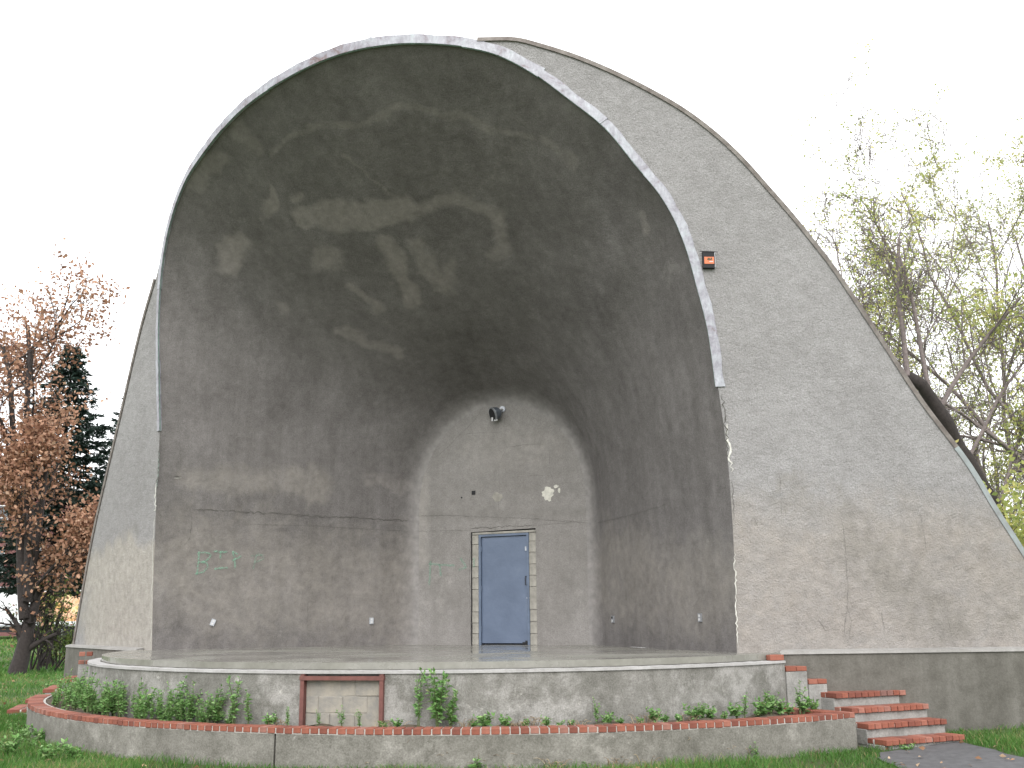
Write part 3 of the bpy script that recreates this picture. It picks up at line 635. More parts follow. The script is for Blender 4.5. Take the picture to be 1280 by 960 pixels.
# bricked-up hatch: red steel frame, block infill
hm = R_((h0+h1)/2); hw = 2*SR*math.sin(R_((h1-h0)/2)); hc = np.array([SC[0]+SR*math.sin(hm), SC[1]-SR*math.cos(hm)])
hatch = empty('hatch', (hc[0], hc[1]+3, -GZ), None); hatch.parent = stage; hatch.rotation_euler = (0, 0, hm)
C.objects.unlink(hatch); bpy.data.objects.remove(hatch)
def hsub(name, me, mat, x, y, z):
    o = link(name, me, mat, stage); ca, sa = math.cos(hm), math.sin(hm); o.location = (hc[0]+x*ca-y*sa, hc[1]+x*sa+y*ca+3, z-GZ); o.rotation_euler = (0, 0, hm); return o
hsub('frame_post', boxmesh('frame_post', .045, .10, .62), M['rust_red'], -hw/2+.02, .02, -.74); hsub('frame_post', boxmesh('frame_post', .045, .10, .62), M['rust_red'], hw/2-.02, .02, -.74)
hsub('frame_head', boxmesh('frame_head', hw+.02, .11, .045), M['rust_red'], 0, .018, -.185)
hsub('mortar_bed', boxmesh('mortar_bed', hw-.08, .06, .60), M['blocks'], 0, .082, -.75)
bw = (hw-.10)/3; rg = random.Random(8)
for c_, z in enumerate((-.36, -.545, -.73)):
    sh = -bw/2 if c_ == 1 else 0
    xs = [(-hw/2+.045, -hw/2+.045+bw/2), (-hw/2+.045+bw/2, -hw/2+.045+1.5*bw), (-hw/2+.045+1.5*bw, -hw/2+.045+2.5*bw), (-hw/2+.045+2.5*bw, hw/2-.045)] if c_ == 1 else [(-hw/2+.045+i*bw, -hw/2+.045+(i+1)*bw) for i in range(3)]
    for x0, x1 in xs: hsub('infill_block', boxmesh('infill_block', x1-x0-.004, .12, .180, .006, rg.random(), .004), M['blocks'], (x0+x1)/2, .105+rg.uniform(-.008, .012), z)
# cheek steps between the stage end and the landing are part of the step flight

# ------------------------------------------------------------------ bricks
brick_hdr = boxmesh('brick', .089, .205, .062, .004); brick_hdr.materials.append(M['brick'])
brick_flat = boxmesh('brick', .095, .20, .062, .004); brick_flat.materials.append(M['brick'])
brick_str = boxmesh('brick', .205, .095, .058, .005); brick_str.materials.append(M['brick'])
# ------------------------------------------------------------------ planter
PC, PR = np.array([-.10, 3.84]), 7.62
PA0, PA1 = -52.0, 59.2
planter = empty('planter', (0, -4, GZ), 'long curved concrete planter wall capped with red bricks in front of stage', 'planter')
def psub(name, V, Fc, mat):
    me = pymesh(name, V, Fc); bm = bmesh.new(); bm.from_mesh(me); bmesh.ops.recalc_face_normals(bm, faces=bm.faces); bm.to_mesh(me); bm.free()
    o = link(name, me, mat, planter); o.location = (0, 4, -GZ); return o
ck = arc_angle(PC, PR, -.9, 343.5)
ZB = -.725
def pwall(a0, a1, name, ja=0, jb=0, seed=0):
    n = 70; V, Fc = ring(PR-.26, PR, GZ-.2, ZB, a0, a1, n, PC); psub(name, V, Fc, M['planter'])
pwall(PA0, ck-.09, 'wall'); pwall(ck+.09, PA1, 'wall')
psub('crack_fill', *ring(PR-.26, PR-.06, GZ-.2, ZB, ck-.088, ck+.088, 3, PC), M['crack'])
psub('mortar_bed', *ring(PR-.235, PR-.005, ZB, ZB+.060, PA0+.1, PA1-.1, 120, PC), M['mortar'])
nb = int(R_(PA1-PA0)*PR/.1035); rg = random.Random(21)
for k in range(nb):
    t = R_(PA0)+(R_(PA1-PA0))*(k+.5)/nb; o = link('brick', brick_hdr, None, planter)
    r = PR-.102+rg.uniform(.000, .009); o.location = (PC[0]+r*math.sin(t), PC[1]-r*math.cos(t)+4, ZB+.006-GZ+rg.uniform(-.002, .004)); o.rotation_euler = (rg.uniform(-.015, .015), rg.uniform(-.015, .015), t+rg.uniform(-.02, .02))
for a_, name in ((PA0, 'end_wall'), (PA1, 'end_wall')):     # short returns back to the stage
    t = R_(a_); d = Vector((-math.sin(t), math.cos(t)));  s = Vector((math.cos(t), math.sin(t)))*(1 if a_ < 0 else -1)
    L = .95; p0 = Vector((PC[0]+(PR-.26)*math.sin(t), PC[1]-(PR-.26)*math.cos(t))); q = [p0, p0+s*.2, p0+s*.2+d*L, p0+d*L]
    psub(name, *extr([tuple(v) for v in (q if a_ < 0 else q[::-1])], GZ-.2, ZB), M['planter'])
    for k in range(9):
        o = link('brick', brick_hdr, None, planter); c = p0+s*.1+d*(.05+k*.104); o.location = (c.x, c.y+4, ZB+.006-GZ); o.rotation_euler = (0, 0, t+math.pi/2)
# soil between wall and stage
V = []; Fc = []; n = 90
for i in range(n):
    a_ = PA0+(PA1-PA0)*i/(n-1); t = R_(a_); 
    for k, f in enumerate(np.linspace(0, 1, 7)):
        o_ = np.array([PC[0]+(PR-.24)*math.sin(t), PC[1]-(PR-.24)*math.cos(t)]); ti = R_(AL+(AR-AL)*i/(n-1)); i_ = np.array([SC[0]+(SR-.05)*math.sin(ti), SC[1]-(SR-.05)*math.cos(ti)])
        q = o_*(1-f)+i_*f; V.append((q[0], q[1], -.70+.03*math.sin(q[0]*5+q[1]*3)+.02*math.sin(q[0]*13)))
        if i and k: b = 7*i+k; Fc.append((b-8, b-1, b, b-7))
psub('soil', V, Fc, M['soil'])

# ------------------------------------------------------------------ steps
def steps(mir, shift, label):
    root = empty('brick_steps', (6.6*mir+shift[0], .4+shift[1], GZ), label, 'steps')
    def T(p): return (p[0]*mir+shift[0], p[1]+shift[1])
    def put(o, loc3, rz):
        x, y = T(loc3[:2]); o.parent = root; o.location = (x-root.location.x, y-root.location.y, loc3[2]-GZ); o.rotation_euler = (0, 0, rz if mir > 0 else -rz)
    def poly(name, pts, z0, z1, mat):
        q = [T(p) for p in pts]; q = q if mir > 0 else q[::-1]; V, Fc = extr([(p[0]-root.location.x, p[1]-root.location.y) for p in q], z0-GZ, z1-GZ)
        me = pymesh(name, V, Fc); bm = bmesh.new(); bm.from_mesh(me); bmesh.ops.bevel(bm, geom=[e for e in bm.edges], offset=.008, segments=1, affect='EDGES'); bmesh.ops.recalc_face_normals(bm, faces=bm.faces); bm.to_mesh(me); bm.free()
        return link(name, me, mat, root)
    n = np.array([.66, .75]); d = np.array([-.75, .66]); t0 = np.array([6.76, -.04]); L = 1.27; st = .265; rg = random.Random(31); rz = math.atan2(n[1], n[0])
    zs = [-.97, -.81, -.65, -.49]
    for i, z in enumerate(zs):
        a = t0+d*st*i; b = a+n*L; dep = .95 if i == 3 else st+.25
        poly('riser', [a+d*.03, b+d*.03, b+d*dep, a+d*dep], (GZ-.2) if i == 0 else zs[i-1]-.10, z-.062, M['step_concrete'])
        poly('mortar_bed', [a+d*.010+n*.01, b+d*.010-n*.01, b+d*(dep-.02), a+d*(dep-.02)+n*.01], z-.062, z-.008, M['mortar'])
        rows_ = 4 if i == 3 else 1
        for r in range(rows_):
            for k in range(12):
                o = link('brick', brick_flat, None); c = a+n*((k+.5)*L/12)+d*(.105+r*.213+rg.uniform(-.006, .006)-.012); put(o, (*c, z-.060+rg.uniform(-.002, .003)), rz+rg.uniform(-.02, .02))
        if i < 3:
            for k in range(6):
                o = link('brick', brick_str, None); c = a+n*((k+.5)*L/6)+d*(.262); put(o, (*c, z-.060+rg.uniform(-.002, .003)), rz)
    # upper flight along the stage end
    te = R_(AR); p0 = np.array([SC[0]+SR*math.sin(te), SC[1]-SR*math.cos(te)]); nd = np.array([.72, .69]); bk = np.array([-.69, .72])
    for i, (z, s0, s1) in enumerate(((-.165, .015, .33), (-.33, .34, .62))):
        a = p0+nd*s0; b = p0+nd*s1
        poly('cheek_block', [a, b, b+bk*.9, a+bk*.9], GZ-.1, z-.06, M['step_concrete'])
        for r in range(4):
            for k in range(2 if r else 2):
                o = link('brick', brick_str, None); w_ = (s1-s0)/2; c = a+nd*(w_*(k+.5))+bk*(.045+r*.11)
                o.scale = (w_/.212, 1, 1); put(o, (*c, z-.058+rg.uniform(0, .003)), math.atan2(nd[1], nd[0])+rg.uniform(-.03, .03))
    for k in range(2):                                               # loose bricks left on the stage edge
        o = link('brick', brick_str, None); c = p0+nd*(-.10+k*.0)+bk*(.05+k*.12); put(o, (*c, -.084+.0), math.atan2(nd[1], nd[0])+.05*k); 
        o.scale = (1, 1, 1.2)
    return root
steps(1, (0, 0), 'red brick and concrete steps climbing to the stage beside the asphalt path and bare plinth')
steps(-1, (-.64, -.29), 'red brick steps mostly hidden by weeds at the stage end near the dark trunk')

# ------------------------------------------------------------------ fixtures
fp = at_y(625, 518, BY)
fl_ = empty('floodlight', (fp[0], BY, fp[2]), 'round grey floodlight fixed high on the rear wall above the blue door', 'floodlight')
ax = Vector((-.55, -.62, -.30)).normalized()
mb = MB(); p = Vector((-.02, -.13, 0)); prof = [(-.10, .035), (-.07, .085), (-.03, .115), (.03, .12), (.06, .118)]
mb.tube([tuple(p+ax*s) for s, _ in prof], [r for _, r in prof], 18); mb.build('housing', M['floodlight'], fl_, True)
mb = MB().tube([tuple(p+ax*.055), tuple(p+ax*.085)], .135, 18); mb.build('rim', M['steel'], fl_)
mb = MB().tube([tuple(p+ax*.084), tuple(p+ax*.09)], .115, 18); mb.build('lens', M['dark'], fl_)
mb = MB().tube([(.06, -.0, .09), (.06, -.03, .09)], .06, 14); mb.build('wall_plate', M['steel'], fl_)
mb = MB().tube([(.06, -.03, .09), (.05, -.09, .08), (-.01, -.10, .05)], .018, 8); mb.build('bracket_arm', M['white'], fl_)
mb = MB().box((-.07, -.19, -.12), (.03, .02, .07)).box((-.0, -.18, -.14), (.06, .02, .03)); mb.build('clip', M['white'], fl_)
def outlet(px, py, label, tilt=0.0, box=False):
    h = on_vault(px, py); p, n = h; n = n if n@(CAM-p) > 0 else -n; rz = math.atan2(n[0], -n[1])
    r = empty('wall_outlet', tuple(p), label, 'outlet', 'electrical outlets low on the shell walls'); r.rotation_euler = (0, tilt, rz)
    MB().box((0, -.012, 0), (.075, .03, .115)).build('cover_plate', M['steel'], r)
    MB().box((0, -.03, .026), (.034, .008, .034)).build('socket', M['white'] if not box else M['dark'], r); MB().box((0, -.03, -.026), (.034, .008, .034)).build('socket', M['white'], r)
    return r
outlet(266, 778, 'small crooked metal outlet below the green chalk letters on the shell wall', .35)
outlet(464, 776, 'small oval metal outlet low on the shell wall, nearest the rear wall graffiti')
outlet(767, 774, 'small dark-socket outlet low on the shell wall, near the latch side of the blue door', 0, True)
outlet(876, 772, 'small double outlet low on the shell wall beside the opening edge above the steps')
bp = on_wall(885, 326)
bx = empty('junction_box', tuple(bp), 'black open junction box with an orange label beside the copper flashing', 'junction box')
bx.rotation_euler = (0, 0, math.atan(PK*bp[0]/math.sqrt(bp[0]**2+PS**2)))
MB().box((0, .03, 0), (.165, .16, .235)).build('housing', M['dark'], bx)
M['orange'] = plain('orange_label', (.62, .17, .07), .6, 0, .2, 20); M['labelprint'] = plain('label_print', (.10, .07, .03), .7)
MB().box((.004, -.052, -.012), (.135, .006, .10)).build('label_plate', M['orange'], bx)
lp = MB(); lp.box((.005, -.057, .0), (.06, .003, .02)).box((.0, -.057, .018), (.03, .003, .014)).box((.035, -.057, .012), (.02, .003, .03)).build('label_mark', M['labelprint'], bx)
MB().box((.03, -.057, -.03), (.05, .003, .012)).build('label_mark', M['white'], bx)
MB().tube([(-.12, -.052, .121), (.13, -.052, .112)], .005, 6).build('wire', M['dark'], bx)
MB().tube([(.082, -.05, -.11), (.088, -.055, 0), (.084, -.05, .1)], .004, 6).build('wire', M['steel'], bx)
# ------------------------------------------------------------------ planting
def leaf_cloud(P, D, size, width, rg, var, fold=.25):
    """one folded, pointed leaf per point P along direction D: 6 vertices, 4 triangles"""
    n = len(P); D = D/np.linalg.norm(D, axis=1)[:, None]; up = rg.normal(size=(n, 3))*.6+np.array([0, 0, 1.0]); S = np.cross(D, up); S /= (np.linalg.norm(S, axis=1)[:, None]+1e-9); Nn = np.cross(S, D)
    s = size[:, None]; w_ = (size*width)[:, None]
    V = np.stack([P, P+D*s*.45+S*w_*.5+Nn*w_*fold, P+D*s-Nn*s*.18, P+D*s*.45-S*w_*.5+Nn*w_*fold, P+D*s*.5], 1).reshape(-1, 3)
    b = (np.arange(n)*5)[:, None]; Fq = np.concatenate([b+np.array([[0, 1, 4]]), b+np.array([[1, 2, 4]]), b+np.array([[0, 4, 3]]), b+np.array([[4, 2, 3]])], 0)
    return V, Fq, np.repeat(var, 5)
def quad_leaves(P, size, rg, var, asp=.6, up=.4):
    n = len(P); D = rg.normal(size=(n, 3)); D[:, 2] -= up*.5; D /= np.linalg.norm(D, axis=1)[:, None]; S = np.cross(D, rg.normal(size=(n, 3))); S /= (np.linalg.norm(S, axis=1)[:, None]+1e-9)
    s = size[:, None]; V = np.stack([P, P+D*s*.5+S*s*asp*.5, P+D*s, P+D*s*.5-S*s*asp*.5], 1).reshape(-1, 3)
    return V, np.arange(4*n).reshape(n, 4), np.repeat(var, 4)
def tubes(paths, k=5):
    """paths: list of (points (n,3), radii (n)) -> V, F quads"""
    Vs = []; Fs = []; base = 0
    ang = np.arange(k)*2*math.pi/k; ca, sa = np.cos(ang), np.sin(ang)
    for P, r in paths:
        P = np.asarray(P); t = np.gradient(P, axis=0); t /= (np.linalg.norm(t, axis=1)[:, None]+1e-9)
        ref = np.where(np.abs(t[:, 2:3]) > .9, np.array([[1., 0, 0]]), np.array([[0, 0, 1.]])); a = np.cross(t, ref); a /= (np.linalg.norm(a, axis=1)[:, None]+1e-9); b = np.cross(t, a)
        V = P[:, None]+(a[:, None]*ca[None, :, None]+b[:, None]*sa[None, :, None])*np.asarray(r)[:, None, None]; n = len(P)
        i = base+np.arange(n*k).reshape(n, k); j = np.roll(i, -1, 1); Fs.append(np.stack([i[:-1], j[:-1], j[1:], i[1:]], -1).reshape(-1, 4)); Vs.append(V.reshape(-1, 3)); base += n*k
    return np.vstack(Vs), np.vstack(Fs)
# ---- weeds
def weed_proto(kind, seed):
    rg = np.random.default_rng(seed); paths = []; P = []; D = []; S = []
    ns, H, spread, ll = {'bush': (8, .50, .42, .085), 'tall': (4, .8, .22, .08), 'low': (7, .2, .8, .09), 'big': (11, .85, .30, .10), 'mint': (6, .36, .6, .07)}[kind]
    for s in range(ns):
        az = rg.uniform(0, 6.28); h = H*rg.uniform(.6, 1.05); lean = spread*rg.uniform(.3, 1)*h; n = 8; t = np.linspace(0, 1, n)
        pts = np.stack([math.cos(az)*lean*t**1.4+rg.normal(0, .008, n), math.sin(az)*lean*t**1.4+rg.normal(0, .008, n), h*t*(1-.12*t)], 1); pts[0, 2] = -.05
        paths.append((pts, np.linspace(.006, .002, n)))
        m_ = int(h/.022)+4
        for k in range(m_):
            q = rg.uniform(.12, 1.0)**.8; p = np.array([np.interp(q, t, pts[:, c]) for c in range(3)]); a2 = k*2.4+rg.uniform(-.4, .4); el = rg.uniform(-.1, .75) if q < .9 else rg.uniform(.5, 1.3)
            P.append(p); D.append([math.cos(a2)*math.cos(el), math.sin(a2)*math.cos(el), math.sin(el)]); S.append(ll*rg.uniform(.55, 1.25)*(1.1-.45*q))
    P, D, S = np.array(P), np.array(D), np.array(S); var = np.clip(rg.normal(.5, .22, len(P)), 0, 1)
    V, Fq, vv = leaf_cloud(P, D, S, .42 if kind in ('tall', 'big', 'mint') else .5, rg, var)
    lf = npmesh('leaves', V, Fq, False, dict(var=vv)); lf.materials.append(M['weed_leaf']); tv, tf = tubes(paths, 4); stm = npmesh('stems', tv, tf, True); stm.materials.append(M['weed_stem'])
    return lf, stm
WP = {(k, s): weed_proto(k, 10*s+hash(k) % 7 if False else 10*s+len(k)*3) for k in ('bush', 'tall', 'low', 'big', 'mint') for s in (1, 2, 3)}
def weed(kind, x, y, z, scale, rz, label, group, name='weed', sxy=1.0, s=1):
    r = empty(name, (x, y, z), label, 'weed', group); r.rotation_euler = (0, 0, rz); r.scale = (scale*sxy, scale*sxy, scale)
    lf, st = WP[(kind, s)]; link('leaves', lf, None, r); link('stems', st, None, r); return r
rw = random.Random(77)
_ta = np.radians(np.linspace(PA0-8, PA1+3, 500)); _ti = np.radians(np.linspace(AL, AR, 500))
_bo = np.stack([PC[0]+(PR-.27)*np.sin(_ta), PC[1]-(PR-.27)*np.cos(_ta)], 1); _bi = np.stack([SC[0]+(SR+.04)*np.sin(_ti), SC[1]-(SR+.04)*np.cos(_ti)], 1)
def bed(i, f): q = _bo[i]*(1-f)+_bi[i]*f; return np.array([q[0], q[1], -.69])
def soil_at(px, py, f=.5):
    L = np.concatenate([_bo*(1-f)+_bi*f, np.full((500, 1), -.69)], 1); Qp = project(L)[:, 0]; ok = np.arange(500) > 110
    i = int(np.argmin(np.where(ok, np.abs(Qp-px), 1e9))); return L[i]
WL = {'bush': 'bushy broad-leaved weed crowded in the planter bed toward the spruce and dark trunk', 'mint': 'short spreading weed crowded in the planter bed toward the spruce and dark trunk', 'tall': 'upright slender weed crowded in the planter bed toward the spruce and dark trunk'}
for k in range(105):                                                   # thick bed at the planter's end by the trunk
    if k < 35: p = bed(int(rw.uniform(4, 130)), rw.uniform(.08, .92))
    else: p = soil_at(300-200*rw.random()**.8, 0, rw.uniform(.05, .9))
    kd = rw.choice(['bush', 'mint', 'tall', 'tall', 'tall', 'tall'])
    weed(kd, p[0], p[1], -.71, rw.uniform(.45, 1.15)*(.72 if kd == 'tall' else .85), rw.uniform(0, 6), WL[kd], 'weeds crowding the planter end', s=rw.choice([1, 2, 3]), sxy=rw.uniform(.9, 1.3))
for (px, py, kind, sc_, sxy, lab) in [(293, 893, 'tall', 1.0, 1, 'tall thin weed rising past the pale ledge, on the weedy side of the hatch'), (312, 890, 'tall', .62, 1.2, 'medium leafy weed close beside the tall thin weed near the hatch'),
      (358, 897, 'tall', .42, 1, 'short slim weed just outside the red hatch frame'), (268, 893, 'bush', .8, 1, 'bushy weed at the ragged end of the thick weed bed'), (335, 897, 'low', .9, 1, 'low weed between the thick bed and the red hatch frame'),
      (545, 905, 'big', .98, .95, 'tallest bushy green weed standing beside the red hatch frame'), (521, 903, 'tall', 1.06, .8, 'tall slender weed touching the tallest bushy weed'), (563, 906, 'bush', .9, 1, 'dense weed at the foot of the tallest bushy weed'),
      (748, 904, 'tall', .52, 1, 'slim upright weed alone before the bare middle of the stage wall'), (930, 896, 'tall', .45, 1.4, 'broad weed in front of the flaking stage wall near the steps'), (965, 890, 'bush', .75, 1, 'bushy weed by the vertical joint at the stage end'),
      (1000, 876, 'tall', .66, 1.2, 'weed climbing the vertical joint at the stage end'), (1018, 883, 'low', .9, 1, 'low weed on the brick cap beside the steps'), (878, 897, 'bush', .52, 1, 'small round weed under the flaking stage wall')]:
    p = soil_at(px, py); weed(kind, p[0], p[1], -.71, sc_, rw.uniform(0, 6), lab, 'single weeds along the planter', sxy=sxy, s=rw.choice([1, 2, 3]))
for px, h in ((397, .28), (428, .34), (449, .26)): p = soil_at(px, 899); weed('tall', p[0], p[1], -.70, h*1.2, rw.uniform(0, 6), 'small weed growing in front of the block-filled hatch', 'weeds before the hatch', sxy=1.3, s=rw.choice([1, 2, 3]))
for px, sc_ in ((820, .9), (870, 1.0), (920, 1.0), (955, 1.2), (975, 1.1), (1005, 1.0), (890, .9), (760, .8), (478, .5), (495, .6), (590, .55), (606, .95), (632, .8), (655, .5), (685, .65), (715, .4), (775, .5), (800, .45), (832, .6), (850, .5), (905, .5), (948, .6), (985, .7), (700, .4)):
    p = soil_at(px, 905-abs(px-620)*.018); weed('low', p[0], p[1], -.70, sc_, rw.uniform(0, 6), 'small low weed behind the brick cap in the sparse stretch of the planter', 'low weeds along the planter', s=rw.choice([1, 2, 3]))
for (px, py, kind, sc_) in ((62, 925, 'mint', 1.3), (80, 922, 'bush', .9), (95, 932, 'mint', 1.1), (112, 935, 'low', 1.3), (48, 930, 'low', 1.2), (30, 925, 'low', 1.1), (70, 930, 'bush', .8), (100, 926, 'bush', .8), (20, 932, 'mint', 1.0), (40, 938, 'mint', .9), (128, 941, 'low', 1.2), (10, 945, 'low', 1.3), (60, 950, 'low', 1.2), (90, 948, 'low', 1.0)):
    p = at_z(px, py, GZ); weed(kind, p[0], p[1], float(ground_z(p[0], p[1]))-.02, sc_, rw.uniform(0, 6), 'leafy weed in the lawn at the foot of the planter wall by the hidden steps', 'weeds at the wall foot', s=rw.choice([1, 2, 3]))
for (px, py, kind, sc_, lab) in ((945, 951, 'tall', .35, 'leafy weed in the lawn below the planter wall near the brick steps'), (600, 963, 'low', .8, 'low weed at the wall foot below the middle of the planter'), (733, 960, 'low', .6, 'tiny weed at the wall foot among dry stalks'), (1133, 938, 'low', .45, 'tiny weed at the foot of the bottom brick step')):
    p = at_z(px, py, GZ); weed(kind, p[0], p[1], float(ground_z(p[0], p[1]))-.02, sc_, rw.uniform(0, 6), lab, 'weeds at the wall foot', sxy=1.5, s=2)
for (px, py, sc_) in ((85, 872, 1.0), (62, 872, .9), (105, 845, .8), (112, 856, .9), (98, 862, 1.1), (75, 862, .9)):
    p = at_z(px, py, -1.0); weed('bush', p[0], p[1], -1.04, sc_, rw.uniform(0, 6), 'leafy weed growing over the hidden brick steps', 'weeds over the hidden steps', s=rw.choice([1, 2, 3]))
# ---- dry tufts
def tuft(x, y, z, h, n, seed, label, group):
    rg = np.random.default_rng(seed); paths = []; vv = []
    for k in range(n):
        az = rg.uniform(0, 6.28); hh = h*rg.uniform(.3, 1); ln = hh*rg.uniform(.3, 1.3); t = np.linspace(0, 1, 6); ox, oy = rg.normal(0, .06, 2)
        paths.append((np.stack([ox+math.cos(az)*ln*t**1.5, oy+math.sin(az)*ln*t**1.5, -.02+hh*np.sin(t*1.9)/math.sin(1.57)], 1), np.linspace(.005, .002, 6))); vv += [rg.random()]*(6*3)
    V, Fq = tubes(paths, 3); o = link('dry_grass_tuft', npmesh('dry_grass_tuft', V, Fq, False, dict(var=vv)), M['dry']); o.location = (x, y, z); tag(o, label, 'dry grass', group)
for k, (px, py, h, n) in enumerate(((520, 958, .34, 60), (505, 960, .26, 40), (560, 961, .24, 40), (470, 960, .16, 30), (610, 962, .2, 30), (900, 950, .2, 36), (930, 949, .16, 30), (800, 957, .16, 30), (545, 959, .22, 30), (590, 961, .16, 26), (860, 951, .30, 56), (835, 953, .22, 40), (885, 950, .18, 30), (640, 962, .12, 22), (770, 960, .14, 24), (1010, 944, .12, 24), (255, 946, .2, 16), (690, 963, .14, 22))):
    p = at_z(px, py, GZ); tuft(p[0], p[1], float(ground_z(p[0], p[1])), h, n, 300+k, 'tuft of dry brown stalks leaning at the foot of the planter wall', 'dry tufts at the wall foot')
for k, (px, h) in enumerate(((650, .12), (665, .14), (815, .16), (800, .14), (640, .1), (350, .12), (490, .12), (580, .14), (865, .12), (720, .1))):
    p = soil_at(px, 906-abs(px-620)*.018); tuft(p[0], p[1], -.70, h, 22, 340+k, 'tuft of dry brown stalks among the low planter weeds', 'dry tufts in the planter')
# ---- grass
def blades(name, x, y, h0, h1, wd, seed):
    rg = np.random.default_rng(seed); n = len(x); z = ground_z(x, y)-.01; az = rg.uniform(0, 6.28, n); h = rg.uniform(h0, h1, n)*(.5+vnoise(np.stack([x, y, z], 1), 1.6, 3)); ln = h*rg.uniform(.2, 1.0, n); b = rg.uniform(0, 6.28, n); wv = wd*rg.uniform(.6, 1.2, n)
    sx, sy = np.cos(b)*wv/2, np.sin(b)*wv/2; dx, dy = np.cos(az)*ln, np.sin(az)*ln
    V = np.stack([np.stack([x-sx, y-sy, z], 1), np.stack([x+sx, y+sy, z], 1), np.stack([x+dx*.35+sx*.8, y+dy*.35+sy*.8, z+h*.6], 1), np.stack([x+dx*.35-sx*.8, y+dy*.35-sy*.8, z+h*.6], 1), np.stack([x+dx, y+dy, z+h], 1)], 1).reshape(-1, 3)
    i = (np.arange(n)*5)[:, None]; Fq = np.concatenate([i+np.array([[0, 1, 2]]), i+np.array([[0, 2, 3]]), i+np.array([[3, 2, 4]])], 0)
    pat = vnoise(np.stack([x, y, z*0], 1), .9, 9); var = np.clip(rg.normal(.35, .2, n)+(pat-.5)*.7, 0, 1); var = np.where(rg.random(n) < .05, .95, var)
    return V, Fq, np.repeat(var, 5)
rg = np.random.default_rng(4); Vs, Fs, As = [], [], []; base = 0
def inpath(x, y):
    r = np.zeros(len(x), bool)
    for L in (PATH, [(-8.6, -.6), (-7.3, -.9), (-7.0, -1.5), (-8.4, -2.6), (-10.5, -2.9), (-10.2, -1.4)]):
        L = np.array(L)
        for (x1, y1), (x2, y2) in zip(L, np.roll(L, -1, 0)): r ^= ((y1 > y) != (y2 > y)) & (x < (x2-x1)*(y-y1)/(y2-y1+1e-12)+x1)
    return r
for (x0, x1, y0, y1, dens, h0, h1, wd) in ((-9, 9.5, -6.5, 1.5, 1300, .05, .115, .007), (7.0, 11.5, -1.5, 6.0, 1300, .05, .12, .007), (-22, -5.4, -2.5, 12, 330, .05, .11, .014), (-50, -16, 4, 45, 40, .06, .16, .05)):
    n = int((x1-x0)*(y1-y0)*dens); x = rg.uniform(x0, x1, n); y = rg.uniform(y0, y1, n)
    Q = project(np.stack([x, y, ground_z(x, y)], 1)); k = (Q[:, 0] > -40) & (Q[:, 0] < 1320) & (Q[:, 1] < 1010) & (((np.stack([x, y, 0*x], 1)-CAM)@FWD) > 1)
    k &= ~((np.hypot(x-PC[0], y-PC[1]) < PR+.02) & (y < 3)) & ~inpath(x, y) & ~((y > wall_y(x, 0)-.14) & (np.abs(x) < 9.6)) & (rg.random(n) < np.clip(.25+1.6*vnoise(np.stack([x, y, 0*x], 1), 1.3, 6), 0, 1))
    n0 = (x-6.76)*.66+(y+.04)*.75; d0 = -(x-6.76)*.75+(y+.04)*.66; k &= ~((n0 > -.02) & (n0 < 1.3) & (d0 > -.02) & (d0 < 1.5))
    V, Fq, A = blades('g', x[k], y[k], h0, h1, wd, 5); Vs.append(V); Fs.append(Fq+base); As.append(A); base += len(V)
tag(link('grass', npmesh('grass', np.vstack(Vs), np.vstack(Fs), False, dict(var=np.concatenate(As))), M['blade']), 'short lawn grass around the planter, path and plinth', 'grass', kind='stuff')
# fallen leaves
x = np.r_[rg.uniform(6.5, 8.8, 26), rg.uniform(-9, 9, 260), rg.uniform(-19, -9, 500)]; y = np.r_[rg.uniform(-1.4, .9, 26), rg.uniform(-5, -.5, 260), rg.uniform(-1, 11, 500)]
k = ~((np.hypot(x-PC[0], y-PC[1]) < PR+.02)); x, y = x[k], y[k]; n = len(x)
P = np.stack([x, y, ground_z(x, y)+.035], 1); D = rg.normal(size=(n, 3))*np.array([1, 1, .15]); V, Fq, vv = leaf_cloud(P, D, rg.uniform(.05, .10, n), .6, rg, rg.random(n), .1)
tag(link('fallen_leaves', npmesh('fallen_leaves', V, Fq, False, dict(var=vv)), M['litter']), 'scattered brown fallen leaves on the lawn and path', 'leaves', kind='stuff')

# ------------------------------------------------------------------ trees
def grow(rg, start, d, length, r0, level, maxl, out, tips, prm):
    n = max(4, int(6-level)+3); P = [np.array(start, float)]; dd = np.array(d, float); dd /= np.linalg.norm(dd); dirs = [dd]; stp = length/n
    for i in range(n):
        dd = dd+rg.normal(0, prm['wob']*(1+.3*level), 3)+np.array([0, 0, prm['trop'][min(level, len(prm['trop'])-1)]]); dd /= np.linalg.norm(dd); P.append(P[-1]+dd*stp); dirs.append(dd)
    P = np.array(P); r = np.linspace(r0, r0*prm['taper'], n+1); out.append((level, P, r))
    if level >= maxl: tips.append(P); return
    nc = prm['kids'][min(level, len(prm['kids'])-1)]
    for k in range(nc):
        q = prm['from'][min(level, len(prm['from'])-1)]; t = q+(1-q)*(k+rg.random())/nc; i = min(int(t*n), n-1); f = t*n-i; p = P[i]*(1-f)+P[i+1]*f
        base = dirs[i]; s = np.cross(base, rg.normal(size=3)); s /= np.linalg.norm(s); a = prm['ang'][min(level, len(prm['ang'])-1)]*rg.uniform(.7, 1.25); nd = base*math.cos(a)+s*math.sin(a)
        grow(rg, p, nd, length*prm['ratio'][min(level, len(prm['ratio'])-1)]*rg.uniform(.7, 1.15)*(1.15-.4*t), max(np.interp(t, [0, 1], [r0, r0*prm['taper']])*prm['rr'], prm.get('rmin', .009)), level+1, maxl, out, tips, prm)
